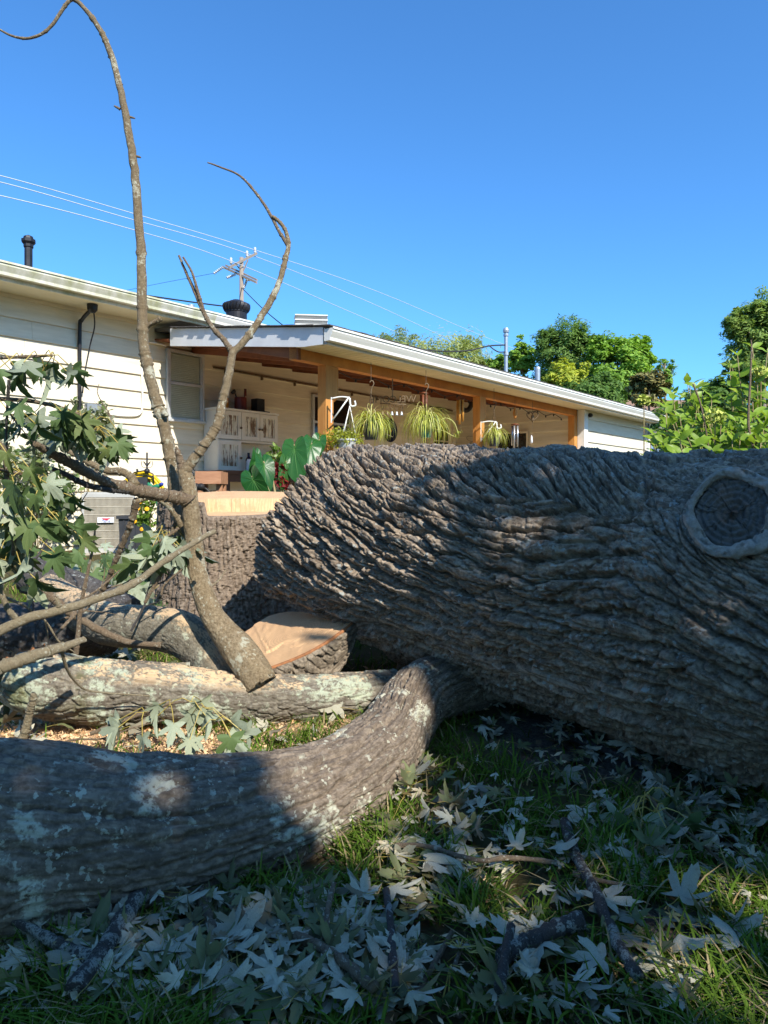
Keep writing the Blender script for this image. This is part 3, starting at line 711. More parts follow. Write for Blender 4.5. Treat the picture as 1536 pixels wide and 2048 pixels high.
rt = random.Random(77)
def tangle(label, x0, y0, x1, y1, d, r, mat, bend=12, forks=2):
    rows = []
    for k in range(5):
        f = k / 4; rows.append((x0 + (x1 - x0) * f + rt.uniform(-bend, bend) * (0 < k < 4), y0 + (y1 - y0) * f + rt.uniform(-bend, bend) * (0 < k < 4), d + .04 * k, r * (1 - .65 * f)))
    ex = []
    for q in range(forks):
        i = rt.choice([1, 2, 3]); a = rows[i]; sg = rt.choice([-1, 1])
        ex.append([(a[0], a[1], a[2], a[3] * .7), (a[0] + (x1 - x0) * .12 - sg * (y1 - y0) * .10, a[1] + (y1 - y0) * .12 + sg * (x1 - x0) * .10, a[2] + .02, a[3] * .5), (a[0] + (x1 - x0) * .22 - sg * (y1 - y0) * .22, a[1] + (y1 - y0) * .25 + sg * (x1 - x0) * .22, a[2] + .04, a[3] * .25)])
    twig("bare_twig", rows, label, mat, extra=ex)
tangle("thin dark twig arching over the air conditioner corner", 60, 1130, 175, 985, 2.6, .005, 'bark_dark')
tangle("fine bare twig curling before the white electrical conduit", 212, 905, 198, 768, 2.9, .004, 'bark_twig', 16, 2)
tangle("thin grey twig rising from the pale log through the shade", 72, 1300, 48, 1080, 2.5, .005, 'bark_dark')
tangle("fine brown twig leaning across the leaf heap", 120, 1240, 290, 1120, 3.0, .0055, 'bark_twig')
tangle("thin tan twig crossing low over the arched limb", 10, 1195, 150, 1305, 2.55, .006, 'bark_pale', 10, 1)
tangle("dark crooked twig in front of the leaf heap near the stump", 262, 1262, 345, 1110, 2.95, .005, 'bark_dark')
tangle("pale peeled twig lying against the arched limb", 395, 1205, 452, 1140, 3.0, .006, 'bark_pale', 6, 1)
tangle("thin brown twig lying over the sawdust behind the curved limb", 95, 1500, 330, 1440, 2.45, .005, 'bark_twig', 8, 2)
tangle("fine dark twig hanging at the far left among the leaves", 18, 760, 6, 1010, 2.2, .005, 'bark_dark', 14, 3)
# ------------------------------------------------------------------ house
P0 = np.array([-3.24, 8.5, 0.0]); HD = np.array([0.629, 0.777, 0.0]); HN = np.array([0.777, -0.629, 0.0])
def H(s, o, z): return P0 + s * HD + o * HN + np.array([0, 0, z])
def hbox(g, s0, s1, o0, o1, z0, z1, m=0):
    return g.box(H((s0 + s1) / 2, (o0 + o1) / 2, (z0 + z1) / 2), HD * abs(s1 - s0) / 2, HN * abs(o1 - o0) / 2, (0, 0, abs(z1 - z0) / 2), m)
def HP(px, py, o):
    """Point of the plane at offset o from the house wall that is seen at a pixel."""
    q = (px - CX) / F
    s = (q * (P0[1] + o * HN[1]) - (P0[0] + o * HN[0])) / (HD[0] - q * HD[1])
    p = H(s, o, 0); z = CAMZ - (py - HY) / F * p[1]
    return s, z

M['siding'] = pmat("cream_siding", (0.78, 0.715, 0.57), (0.67, 0.61, 0.475), 2.2, 0.55, 0.35, 40, 0.3, stretch=(1, 1, 9), dist=0.004, objvar=0.06)
M['white'] = pmat("white_paint", (0.80, 0.80, 0.77), (0.70, 0.70, 0.67), 4, 0.45, 0.08)
M['gutter'] = pmat("gutter_white", (0.80, 0.79, 0.74), (0.72, 0.71, 0.64), 3, 0.35, 0.05, stretch=(1, 1, 4))
M['gutter_green'] = pmat("gutter_algae", (0.74, 0.72, 0.64), (0.44, 0.44, 0.26), 5, 0.5, 0.2, stretch=(1, 1, 0.5))
M['soffit'] = pmat("soffit_cream", (0.76, 0.70, 0.52), (0.71, 0.64, 0.46), 6, 0.5, 0.05, objvar=0.05)
M['fascia'] = pmat("fascia_grey_white", (0.72, 0.73, 0.74), (0.64, 0.65, 0.66), 4, 0.45, 0.1)
M['cedar'] = pmat("cedar_wood", (0.64, 0.30, 0.085), (0.52, 0.22, 0.055), 5, 0.6, 0.4, 40, 0.25, stretch=(4, 4, 0.5), dist=0.004, objvar=0.15)
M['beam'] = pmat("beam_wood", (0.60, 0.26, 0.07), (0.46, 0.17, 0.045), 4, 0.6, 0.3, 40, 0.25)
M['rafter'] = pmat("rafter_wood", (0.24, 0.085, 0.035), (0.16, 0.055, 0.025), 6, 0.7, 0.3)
M['shingle'] = pmat("roof_shingles", (0.07, 0.065, 0.062), (0.12, 0.11, 0.10), 30, 0.95, 0.6)
M['metal_dark'] = pmat("dark_metal", (0.035, 0.035, 0.04), (0.02, 0.02, 0.022), 10, 0.4, 0.1, metal=0.3)
M['black'] = pmat("black_paint", (0.018, 0.018, 0.02), (0.03, 0.03, 0.03), 10, 0.5, 0.1)
M['galv'] = pmat("galvanised_steel", (0.46, 0.50, 0.54), (0.36, 0.39, 0.42), 14, 0.4, 0.1, metal=0.6)
M['alu'] = pmat("window_aluminium", (0.62, 0.63, 0.63), (0.50, 0.52, 0.53), 8, 0.4, 0.05, metal=0.3)
M['blind'] = pmat("blind_slats", (0.62, 0.60, 0.50), (0.55, 0.53, 0.44), 6, 0.5, 0.05)
M['dark_glass'] = pmat("dark_glass", (0.012, 0.013, 0.015), (0.02, 0.02, 0.02), 3, 0.08, 0, spec=0.6)
M['slab'] = pmat("porch_boards", (0.74, 0.55, 0.31), (0.68, 0.48, 0.27), 7, .7, .2)  # unseen floor, its colour raised to bounce warm light into the porch
M['concrete'] = pmat("concrete", (0.42, 0.37, 0.30), (0.34, 0.30, 0.25), 7, 0.9, 0.3)
M['rust_metal'] = pmat("old_bronze_metal", (0.14, 0.09, 0.05), (0.22, 0.17, 0.11), 30, 0.6, 0.2, metal=0.4)
m = N("window_glass"); m.base((0.9, 0.95, 0.95)); m.b.inputs['Transmission Weight'].default_value = 1.0; m.b.inputs['Roughness'].default_value = 0.02; m.b.inputs['IOR'].default_value = 1.1; m.rough(0.03, 0.5); M['glass'] = m.mat

house = thing("house", H(0, 0, 0.0), "long single storey house with cream lap siding and a covered back porch", "house")
SLAB = 0.40; EXP = 0.208
# core walls behind the boards
g = Geo(); hbox(g, -3.2, 7.5, -0.16, -0.008, 0.0, 3.20); hbox(g, 7.62, 10.92, -0.15, 2.695, 0.0, 2.44); put("wall_core", g, M['siding'], house)
# lap boards, each with a thick lower edge
def board(fr0, fr1, z, out, h=EXP + 0.02):
    """Wedge shaped plank from point fr0 to fr1 (ground points), lying on a wall that faces 'out'."""
    a, b = np.array(fr0), np.array(fr1); n = np.array(out)
    V = []
    for q in (a, b):
        V += [q + n * 0.000 + (0, 0, z), q + n * 0.027 + (0, 0, z), q + n * 0.027 + (0, 0, z + 0.005), q + n * 0.003 + (0, 0, z + h), q + (0, 0, z + h)]
    Fs = [(4, 3, 2, 1, 0), (5, 6, 7, 8, 9)] + [(i, (i + 1) % 5, 5 + (i + 1) % 5, 5 + i) for i in range(5)]
    g = Geo().add(V, Fs); put("siding_board", g, M['siding'], house)
rb = random.Random(3)
for k in range(15):
    z = 0.13 + EXP * k
    cuts = [-3.2, -1.9 + rb.random() * 1.0, 2.4 + rb.random() * 0.9, 5.2 + rb.random() * 0.6, 7.5]
    for a, b in zip(cuts, cuts[1:]): board(H(a + .001, 0, 0), H(b - .001, 0, 0), z, HN)
for k in range(11):
    z = 0.21 + EXP * k
    board(H(7.5, 0.02, 0), H(7.5, 2.46, 0), z, -HD)                       # porch end wall
    board(H(7.66, 2.70, 0), H(10.84, 2.70, 0), z, HN)                       # room beyond the porch
for a, b in ((7.50, 7.66), (10.84, 10.93)): g = Geo(); hbox(g, a, b, 2.61, 2.742, 0.3, 2.44); put("corner_trim", g, M['white'], house)
g = Geo().prism([H(7.56, 0.03, 2.3), H(7.56, 2.44, 2.3), H(7.56, 2.44, 2.52), H(7.56, 0.03, 2.87)], HD * .05).prism([H(7.62, .03, .3), H(7.62, 2.4, .3), H(7.62, 2.4, 2.3), H(7.62, .03, 2.3)], HD * .03); put("end_wall_core", g, M['siding'], house)
g = Geo().prism([H(7.495, 0.03, 2.50), H(7.495, 2.44, 2.50), H(7.495, 2.44, 2.53), H(7.495, 0.03, 2.88)], HD * .03); put("siding_board", g, M['siding'], house)
# porch slab
g = Geo(); hbox(g, 0.5, 7.5, 0.02, 3.0, 0.0, SLAB); put("porch_slab", g, M['slab'], house)
# roofs
roof = put("roof", Geo().prism([H(-3.4, 0.56, 3.235), H(-3.4, -4.2, 4.40), H(-3.4, -9.0, 3.235), H(-3.4, -9.0, 3.16), H(-3.4, -4.2, 4.32), H(-3.4, 0.52, 3.16)], HD * 14.8)
           .prism([H(0.45, 0.46, 2.973), H(0.45, 3.12, 2.60), H(0.45, 3.09, 2.56), H(0.45, 0.46, 2.93)], HD * 10.55).prism([H(0.50, 0.02, 3.03), H(0.50, 0.459, 2.973), H(0.50, 0.459, 2.93), H(0.50, 0.02, 2.99)], HD * 10.5), M['shingle'], house)
ORG[roof.name] = ORG[house.name]
g = Geo(); g2 = Geo()
rb = random.Random(5)
s = -3.4
while s < 10.9:                                   # ragged shingle butts along the eaves
    w = rb.uniform(.10, .17); dz = rb.uniform(-.004, .004); 
    if s < 1.2: hbox(g, s, s + w - .006, .50, .585 + rb.uniform(0, .012), 3.238 + dz, 3.246 + dz)
    if s > 0.45: g2.box(H(s + w / 2, 3.10 + rb.uniform(0, .012), 2.606 + dz), HD * (w / 2 - .003), HN * .045 + np.array([0, 0, -.011]), (0, 0, .004))
    s += w
o = 0.50
while o < 3.08:                                   # and down the porch rake
    w = rb.uniform(.07, .14); z = 2.955 - (o + w / 2 - .55) * 0.1404
    g2.box(H(0.478 - rb.uniform(0, .022), o + w / 2, z), HD * .06, (HN - np.array([0, 0, .1404])) * (w / 2 - .002), (0, 0, .005)); o += w
put("shingle_edge", g, M['shingle'], roof, kind='stuff'); put("shingle_edge", g2, M['shingle'], roof, kind='stuff')
# eave soffit, frieze and gutters
g = Geo(); hbox(g, -3.4, 0.6, 0.0, 0.46, 3.085, 3.10); put("eave_soffit", g, M['soffit'], house)
g = Geo(); hbox(g, -3.4, 2.6, 0.455, 0.485, 3.075, 3.22); put("fascia", g, M['gutter_green'], house)
KP = [(0, 0), (.075, 0), (.080, .030), (.098, .060), (.112, .085), (.112, .108), (.124, .108), (.124, .128), (.116, .128), (.116, .116), (.012, .116), (.0, .128)]
def gutter(s0, s1, o, z, mat, label=None):
    g = Geo().prism([H(s0, o + a, z + b) for a, b in KP], HD * (s1 - s0))
    q = put("gutter", g, M[mat], house, label=label); ORG[q.name] = ORG[house.name]
    e = Geo().prism([H(s0 - .004, o + a * 1.03, z + b * 1.02 - .001) for a, b in KP], HD * .003); put("end_cap", e, M[mat], q)
gutter(-3.4, 1.02, 0.487, 3.112, 'gutter_green', "long white eave gutter stained green with algae")
gutter(1.025, 2.6, 0.487, 3.112, 'gutter')
gutter(0.44, 10.98, 3.055, 2.447, 'gutter', "white porch gutter with stepped profile")
g = Geo(); hbox(g, 0.48, 10.9, 3.02, 3.05, 2.425, 2.565); put("fascia", g, M['fascia'], house)
# porch gable end fascia
g = Geo().prism([H(0.47, 0.44, 2.957), H(0.47, 3.03, 2.590), H(0.47, 3.03, 2.42), H(0.47, 2.75, 2.43), H(0.47, 0.44, 2.745)], -HD * .025)
put("gable_fascia", g, M['fascia'], house, label="white sloping end board of the porch roof")
# gable end header, joists, beam
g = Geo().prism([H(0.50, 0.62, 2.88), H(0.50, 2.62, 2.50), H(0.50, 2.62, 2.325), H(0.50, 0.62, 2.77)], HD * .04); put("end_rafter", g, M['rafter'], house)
g = Geo(); hbox(g, 0.50, 7.50, 2.49, 2.60, 2.335, 2.485); put("beam", g, M['beam'], house, label="orange brown porch beam on posts")
for k in range(11):
    s = 1.05 + 0.61 * k
    if s < 7.4:
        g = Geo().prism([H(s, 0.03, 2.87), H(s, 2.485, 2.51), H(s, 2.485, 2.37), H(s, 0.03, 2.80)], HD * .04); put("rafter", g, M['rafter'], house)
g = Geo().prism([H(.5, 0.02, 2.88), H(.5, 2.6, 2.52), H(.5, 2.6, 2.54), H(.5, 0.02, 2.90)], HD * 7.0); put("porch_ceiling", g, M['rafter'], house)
# soffit of separate ribbed panels
gm = Geo(); gm.box((0, 0, 0), HD * .0455, HN * .205, (0, 0, .006)); gm.box((0, 0, 0) + HD * .0475, HD * .003, HN * .205, (0, 0, .003))
sm = mesh_from("soffit_slat", np.vstack(gm.v), gm.f, M['soffit'])
for k in range(104):
    put_inst("soffit_slat", sm, Matrix.Translation(Vector(H(0.53 + .1 * k, 2.813, 2.452))), house)
# posts with cripple blocks under the beam
for s, blk in ((0.99, True), (4.19, False), (7.44, False)):
    g = Geo(); hbox(g, s - .06, s + .06, 2.485, 2.605, SLAB - .02, 2.333)
    p = put("porch_post", g, M['cedar'], house); ORG[p.name] = ORG[house.name]
    if blk:
        g = Geo().prism([H(s + .062, 2.49, 2.33), H(s + .062, 2.60, 2.33), H(s + .062, 2.60, 2.00), H(s + .062, 2.54, 1.955), H(s + .062, 2.49, 2.00)], HD * .085); put("post_block", g, M['cedar'], p)
    elif s < 5:
        g = Geo().prism([H(s + .062, 2.49, 2.33), H(s + .062, 2.60, 2.33), H(s + .062, 2.60, 2.02), H(s + .062, 2.54, 1.98), H(s + .062, 2.49, 2.02)], HD * .05); put("post_block", g, M['cedar'], p)

# windows and door
def window(s0, s1, z0, z1, mid=0.52, blind=True, label=None):
    fr = Geo(); w = .035
    hbox(fr, s0, s0 + w, .02, .065, z0, z1); hbox(fr, s1 - w, s1, .02, .065, z0, z1); hbox(fr, s0 + w, s1 - w, .02, .065, z1 - w, z1); hbox(fr, s0 - .02, s1 + .02, .02, .085, z0 - .03, z0)
    q = put("window", fr, M['alu'], house, label=label); ORG[q.name] = ORG[house.name]
    sa = Geo(); zm = z0 + (z1 - z0) * mid
    hbox(sa, s0 + w, s1 - w, .035, .055, zm - .018, zm + .018); 
    for a, b in ((z0, zm - .018), (zm + .018, z1 - w)):
        hbox(sa, s0 + w, s0 + w + .022, .03, .05, a, b); hbox(sa, s1 - w - .022, s1 - w, .03, .05, a, b)
    hbox(sa, s0 + w + .022, s1 - w - .022, .03, .05, z0, z0 + .025)
    put("sash", sa, M['alu'], q)
    pg = Geo(); hbox(pg, s0 + w + .022, s1 - w - .022, .038, .042, z0 + .025, zm - .018); hbox(pg, s0 + w + .022, s1 - w - .022, .038, .042, zm + .018, z1 - w)
    put("pane", pg, M['glass'] if blind else M['dark_glass'], q)
    if blind:
        bl = Geo(); z = z0 + .03
        while z < z1 - w - .02:
            c = H((s0 + s1) / 2, .030, z + .012); bl.box(c, HD * ((s1 - s0) / 2 - w - .024), HN * .003 + np.array([0, 0, .013]), np.array([0, 0, .002]) - HN * .003); z += .024
        put("blind", bl, M['blind'], q)
window(0.665, 1.235, 1.90, 2.80, blind=True, label="pale aluminium window with closed blinds left of the porch")
sA, _ = HP(622, 800, 0.02); sB, _ = HP(700, 800, 0.02)
window(sA, sB, 1.72, 2.50, mid=0.45, blind=False, label="dark porch window behind the first post")
dA, _ = HP(853, 800, 0.02); dB, _ = HP(913, 800, 0.02); dB = min(dB, 7.38)
g = Geo(); hbox(g, dA, dA + .10, .021, .06, SLAB, 2.52); hbox(g, dB - .10, dB, .021, .06, SLAB, 2.52); hbox(g, dA + .10, dB - .10, .021, .06, 2.43, 2.52)
door = put("door", g, M['siding'], house, label="cream porch door with small dark panes"); ORG[door.name] = ORG[house.name]
g = Geo(); hbox(g, dA + .10, dB - .10, .020, .040, SLAB + .02, 2.43); put("door_panel", g, M['siding'], door)
pw = (dB - dA - .20 - .24) / 3
for r in range(3):
    for c in range(3):
        g = Geo(); hbox(g, dA + .22 + c * pw + .02, dA + .22 + (c + 1) * pw - .02, .040, .044, 1.42 + r * .28, 1.42 + r * .28 + .25); put("pane", g, M['dark_glass'], door)
g = Geo(); g.box(H(7.466, 1.30, 1.82), HD * .004, HN * .31, (0, 0, .26)); q = put("end_window", g, M['dark_glass'], house, label="dark window in the porch end wall"); ORG[q.name] = ORG[house.name]
g = Geo()
for a, b, z0, z1 in ((.96, 1.64, 2.08, 2.12), (.95, .99, 1.56, 2.08), (1.61, 1.65, 1.56, 2.08)): g.box(H(7.460, (a + b) / 2, (z0 + z1) / 2), HD * .014, HN * (b - a) / 2, (0, 0, (z1 - z0) / 2))
put("window_frame", g, M['siding'], q)

# conduits, service cables, downspouts on the walls
def htube(name, pts, r, mat, parent=None, n=8, **kw):
    g = Geo().tube([H(*q) for q in pts], r, n); return put(name, g, M[mat], parent or house, smooth=True, **kw)
htube("cable_pipe", [(1.40, .04, 2.66), (7.3, .04, 2.60)], .014, 'rust_metal', label="thin dark pipe along the top of the porch wall")
g = Geo()
for k in range(9): g.box(H(1.6 + k * .66, .045, 2.635 - .0101 * (k * .66)), HD * .010, HN * .02, (0, 0, .035))
put("pipe_clip", g, M['rust_metal'], house)
sE, zE = HP(160, 640, .06)
sE2 = sE
mast_pts = [(sE + .02, .30, 3.08), (sE + .015, .28, 3.03), (sE, .10, 2.93), (sE, .055, 2.80), (sE, .055, 1.62)]
htube("electric_conduit", [(a, b, c) for a, b, c in catmull(mast_pts, 24)], .022, 'metal_dark', label="dark service conduit with a drip head under the eave")
g = Geo().lathe([(.03, 0), (.055, .03), (.06, .09), (.03, .12)], H(sE + .02, .30, 2.99), 12); put("conduit_head", g, M['metal_dark'], house)
htube("loose_cable", catmull([(sE + .05, .27, 3.04), (sE + .10, .2, 2.86), (sE + .11, .08, 2.66), (sE + .06, .06, 2.35), (sE + .03, .06, 2.1)], 24), .008, 'black')
g = Geo(); s_, z_ = HP(182, 800, .06); hbox(g, s_ - .06, s_ + .10, .02, .09, 1.78, 1.98); hbox(g, s_ - .065, s_ + .105, .09, .098, 1.775, 1.985); put("meter_box", g, M['galv'], house, label="small grey electrical box on the sunny wall")
hp = lambda x, y: (*[HP(x, y, .04)[0]], .04, HP(x, y, .04)[1])
htube("white_conduit", catmull([hp(205, 826), hp(240, 831), hp(272, 831), hp(283, 822), hp(285, 800), hp(284, 735), hp(286, 692), hp(293, 684), hp(320, 688), hp(332, 692)], 80), .012, 'white', label="thin white conduit bending across the sunny wall")
# downspout at the far corner
g = Geo()
pathd = catmull([(10.90, 3.08, 2.44), (10.90, 3.06, 2.36), (10.93, 2.88, 2.24), (10.96, 2.72, 2.12), (10.98, 2.70, 2.02), (10.98, 2.70, 1.9), (10.98, 2.70, .4)], 30)
g.tube([H(*q) for q in pathd], .050, 4); put("downspout", g, M['white'], house, label="white downspout at the far end of the house")
htube("corner_pipe", [(10.90, 2.76, .5), (10.90, 2.76, 2.44)], .02, 'galv')
g = Geo().lathe([(.02, 0), (.04, .01), (.04, .05), (.02, .06)], H(7.70, 2.76, 2.36), 10, axis=HD); put("eave_lamp", g, M['black'], house)

# roof vents and pipes
def roof_pt(px, o, main=True):
    q = (px - CX) / F
    s = (q * (P0[1] + o * HN[1]) - (P0[0] + o * HN[0])) / (HD[0] - q * HD[1])
    return H(s, o, 3.235 + (0.56 - o) * 0.2447 if main else 2.96 - (o - .55) * .14)
b = roof_pt(57, -0.35); sc_ = b[1] / F
topz = lambda y, b: CAMZ + (HY - y) / F * b[1]
zt = topz(470, b) - b[2]
g = Geo().lathe([(.085, -.02), (.085, .0), (.052, .03), (.045, .05), (.045, zt - .15), (.055, zt - .14), (.055, zt - .11), (.078, zt - .085), (.078, zt - .055), (.058, zt - .045), (.050, zt - .02), (.01, zt)], b, 8)
put("vent_pipe", g, M['metal_dark'], roof, label="dark metal vent pipe with a capped top")
g = Geo().lathe([(.06, -.02), (.062, .0), (.075, .02), (.075, .03)], b + np.array([0, 0, .01]), 14); put("flashing", g, M['metal_dark'], roof)
b = roof_pt(382, -0.5); g = Geo().lathe([(.05, -.05), (.05, topz(610, b) - b[2]), (.042, topz(610, b) - b[2])], b, 14); put("vent_pipe", g, M['galv'], roof)
b = roof_pt(473, -0.45); zt = topz(600, b) - b[2]
g = Geo().lathe([(.155, -.06), (.155, zt - .20), (.165, zt - .19), (.165, zt - .175)], b, 24)
tv = put("turbine_base", g, M['metal_dark'], roof, label="black base of the spinning roof vent")
g = Geo()
nb = 22
for k in range(nb):                                # curved fins of the turbine head
    a0 = 2 * math.pi * k / nb; V = []; rows = 9
    for i in range(rows):
        f = i / (rows - 1); z = zt - .175 + .175 * f
        r = .150 + .042 * math.sin(math.pi * (f * .86 + .12)) - (.13 * max(0, f - .62) / .38 if f > .62 else 0) ** 1.0
        for da, rr in ((0.0, r), (0.20, r + .016), (0.27, r - .008)):
            aa = a0 + da + f * .25; V.append(b + np.array([rr * math.cos(aa), rr * math.sin(aa), z]))
    Fs = [(i * 3 + j, i * 3 + j + 1, i * 3 + j + 4, i * 3 + j + 3) for i in range(rows - 1) for j in range(2)]
    g.add(V, Fs)
g.lathe([(.0, zt), (.06, zt - .003), (.07, zt - .012)], b, 18)
g.lathe([(.13, zt - .175), (.17, zt - .09), (.10, zt - .02)], b, 18)
put("turbine_head", g, M['metal_dark'], roof, label="round black finned turbine head of the roof vent")
# flat white louvred vent on the porch roof
c0 = P(622, 654, 8.2); g = Geo()
g.box(c0 + (0, .10, .05), HD * .17 * 0 + np.array([.175, .02, 0]), np.array([-.02, .12, 0]), (0, 0, .085))
put("vent_box", g, M['galv'], roof, label="low grey white louvred vent box on the porch roof")
g = Geo()
for k in range(3): g.box(c0 + np.array([0.004, -.045, -.005 + k * .055]), np.array([.188, .021, 0]), np.array([-.01, .03, -.018]), (0, 0, .006))
put("louvre", g, M['white'], roof)
# service mast with weatherhead
b = P(1012, 752, 13.3); zt = topz(664, b) - b[2]
g = Geo().lathe([(.036, -.3), (.036, zt - .08), (.05, zt - .08), (.052, zt - .045), (.036, zt - .04), (.036, zt)], b, 12)
g.lathe([(.052, zt * .47), (.052, zt * .53)], b, 12)
g.lathe([(.055, zt - .01), (.06, zt + .03), (.045, zt + .07), (.012, zt + .085)], b, 12)
put("service_mast", g, M['galv'], roof, smooth=False, label="galvanised electric service mast with a rounded weatherhead")
b = P(1075, 775, 14.0); zt = topz(733, b) - b[2]
g = Geo().lathe([(.055, -.3), (.055, zt - .05), (.045, zt - .015), (.02, zt)], b, 12); put("vent_pipe", g, M['galv'], roof)

# ------------------------------------------------------------------ power pole and lines
M['pole'] = pmat("weathered_pole", (0.30, 0.25, 0.20), (0.22, 0.18, 0.15), 9, 0.9, 0.3, stretch=(3, 3, .3))
M['insul'] = pmat("porcelain", (0.55, 0.56, 0.58), (0.45, 0.46, 0.48), 9, 0.3, 0)
D_ = 36.0; S_ = D_ / F
pole = thing("power_pole", (P(483, 700, D_)[0], D_, 0.3), "weathered wooden power pole with two crossarms and insulators behind the roof", "utility pole")
g = Geo().tube([(P(483, 700, D_)[0], D_, .3), P(483, 515, D_)], [.15, .105], 10); put("pole_shaft", g, M['pole'], pole, smooth=True)
def arm(a, b, r=.06):
    a, b = np.array(a), np.array(b); ax = (b - a) / 2; n = np.cross(ax, (0, 0, 1)); n /= np.linalg.norm(n)
    g = Geo().box((a + b) / 2, ax, n * r, (0, 0, r)); put("crossarm", g, M['pole'], pole)
arm(P(458, 535, D_ - 1.0) + (0, -.0, 0), P(513, 507, D_ + 1.0)); arm(P(446, 534, D_ + .7), P(513, 565, D_ - .6)); arm(P(452, 531, D_ + .9), P(514, 560, D_ - .3), .05)
g = Geo().tube([P(496, 520, D_), P(486, 543, D_)], .035, 5); g.tube([P(473, 530, D_), P(486, 546, D_)], .035, 5); put("brace", g, M['pole'], pole)
for x, y, d in ((462, 522, -.8), (494, 508, .5), (510, 501, .9)): put("insulator", Geo().lathe([(.03, -.1), (.09, 0), (.05, .06), (.10, .09), (.05, .15), (.08, .2), (.01, .26)], P(x, y + 3, D_ + d), 8), M['insul'], pole, smooth=True)
for x0, y0, x1, y1 in ((429, 546, 445, 535), (455, 555, 470, 549), (487, 553, 498, 560), (488, 575, 494, 560)):
    g = Geo().tube([P(x0, y0, D_), P(x1, y1, D_)], .03, 5)
    for k in range(6): g.lathe([(.02, -.06), (.09, 0), (.02, .05)], P(x0 + (x1 - x0) * k / 5, y0 + (y1 - y0) * k / 5, D_), 8, axis=(1, 0, .6))
    put("insulator_string", g, M['insul'], pole, smooth=True)
M['wire'] = pmat("bright_wire", (0.62, 0.66, 0.70), (0.5, 0.54, 0.58), 5, 0.4, 0)
def line(name, rows, r, mat, label, group=None):
    g = Geo().tube(catmull([P(*q) for q in rows], 40), r, 5)
    put(name, g, M[mat], None, smooth=True, label=label, cat="power line", group=group)
gl = "bare wires strung along the power poles"
line("power_line", [(-260, 293, 22), (0, 351, 25), (260, 425, 30), (510, 500, 37), (760, 585, 48), (1010, 690, 62), (1300, 800, 85)], .018, 'wire', "uppermost of the bare power lines crossing the sky over the house", gl)
line("power_line", [(-260, 310, 21.5), (0, 364, 24.5), (240, 432, 29), (494, 507, 36.5), (740, 605, 47), (1000, 720, 62), (1290, 815, 85)], .018, 'wire', "middle one of the bare power lines crossing the sky over the house", gl)
line("power_line", [(-260, 340, 20.5), (0, 391, 23.5), (240, 452, 28), (462, 522, 35), (720, 632, 46), (1000, 750, 60), (1280, 828, 85)], .018, 'wire', "lowest of the bare power lines meeting the left end of the upper crossarm", gl)
line("service_cable", [(-120, 508, 26), (0, 540, 27), (140, 567, 28.5), (300, 592, 31), (455, 613, 34), (483, 609, 36)], .035, 'black', "dark twisted cable running just above the left roof to the pole")
line("service_cable", [(483, 575, 36), (520, 612, 30), (560, 646, 25), (620, 690, 20)], .022, 'black', "thin dark wire dropping from the pole behind the porch roof")
line("service_cable", [(1010, 690, 13.25), (978, 692, 13.1), (930, 702, 12.9), (860, 701, 12.7), (800, 690, 12.4)], .014, 'black', "black service drop sagging from the roof mast to the left")
line("drip_loop", [(1010, 704, 13.25), (998, 704, 13.1), (988, 699, 13.1), (978, 691, 13.1)], .012, 'black', "small black wire loop at the roof mast")
line("stay_wire", [(-60, 668, 44), (140, 608, 41), (280, 575, 38), (430, 546, 36)], .010, 'metal_dark', "faint thin wire running left from the lower crossarm")
# ------------------------------------------------------------------ leaves
def maple_leaf(name, mat, curl=(0.25, 0.15, 0.1), seed=0, scale=1.0, stalk=0.8, droop=0.0, thin=False, stalk_dir=(0, -1, 0.15), fold=0.0):
    """Deeply cut five lobed leaf, base at the origin, tip along +Y, unit length."""
    half = [(0, 1.0), (5, .84), (9, .87), (14, .64), (20, .60), (24, .42), (28, .30), (34, .45), (38, .66), (42, .70), (47, .88), (52, .68), (57, .66), (63, .45), (70, .28), (84, .36), (95, .44), (106, .50), (116, .36), (132, .22), (160, .08)]
    if thin: half = half[::2]
    rr = random.Random(seed); pts = []
    for a, r in half: pts.append((math.radians(90 - a), r * rr.uniform(.92, 1.06)))
    for a, r in half[:0:-1]: pts.append((math.radians(90 + a), r * rr.uniform(.92, 1.06)))
    n = len(pts); V = [(0, 0.0, 0)]
    rings = (0.5, 1.0)
    for f in rings:
        for a, r in pts:
            q = r * f if f == 1.0 else min(r * .62, .33)
            V.append((q * math.cos(a), q * math.sin(a) + 0.02, 0))
    V = np.array(V)
    x, y = V[:, 0], V[:, 1]; R = np.hypot(x, y); A = np.arctan2(x, y)
    z = -curl[0] * R ** 2 + curl[1] * np.abs(x) + curl[2] * np.sin(3 * A + seed) * R + 0.04 * np.cos(A * 7) * R
    fx = x * math.cos(fold); z = z + np.abs(x) * math.sin(fold)
    V = np.stack([fx, y - 0.25 * droop * R ** 2, z - droop * y ** 2 * .6], -1)
    Fs = [(0, 1 + i, 1 + (i + 1) % n) for i in range(n)] + [(1 + i, 1 + n + i, 1 + n + (i + 1) % n, 1 + (i + 1) % n) for i in range(n)]
    Fs = [tuple(reversed(f)) for f in Fs]
    mi = [0] * len(Fs)
    if stalk:
        g = Geo(); d = np.array(stalk_dir, float); d /= np.linalg.norm(d)
        g.tube([np.array([0, .0, 0]), d * stalk * .4 + (0, 0, .03), d * stalk * .8 + (.04, 0, .02), d * stalk], [.012, .010, .010, .013], 4)
        k = len(V); V = np.vstack([V] + g.v); Fs = Fs + [tuple(i + k for i in f) for f in g.f]; mi += [1] * len(g.f)
    V = V * scale
    return mesh_from(name, V, Fs, [mat, M['petiole']], mi, smooth=True)

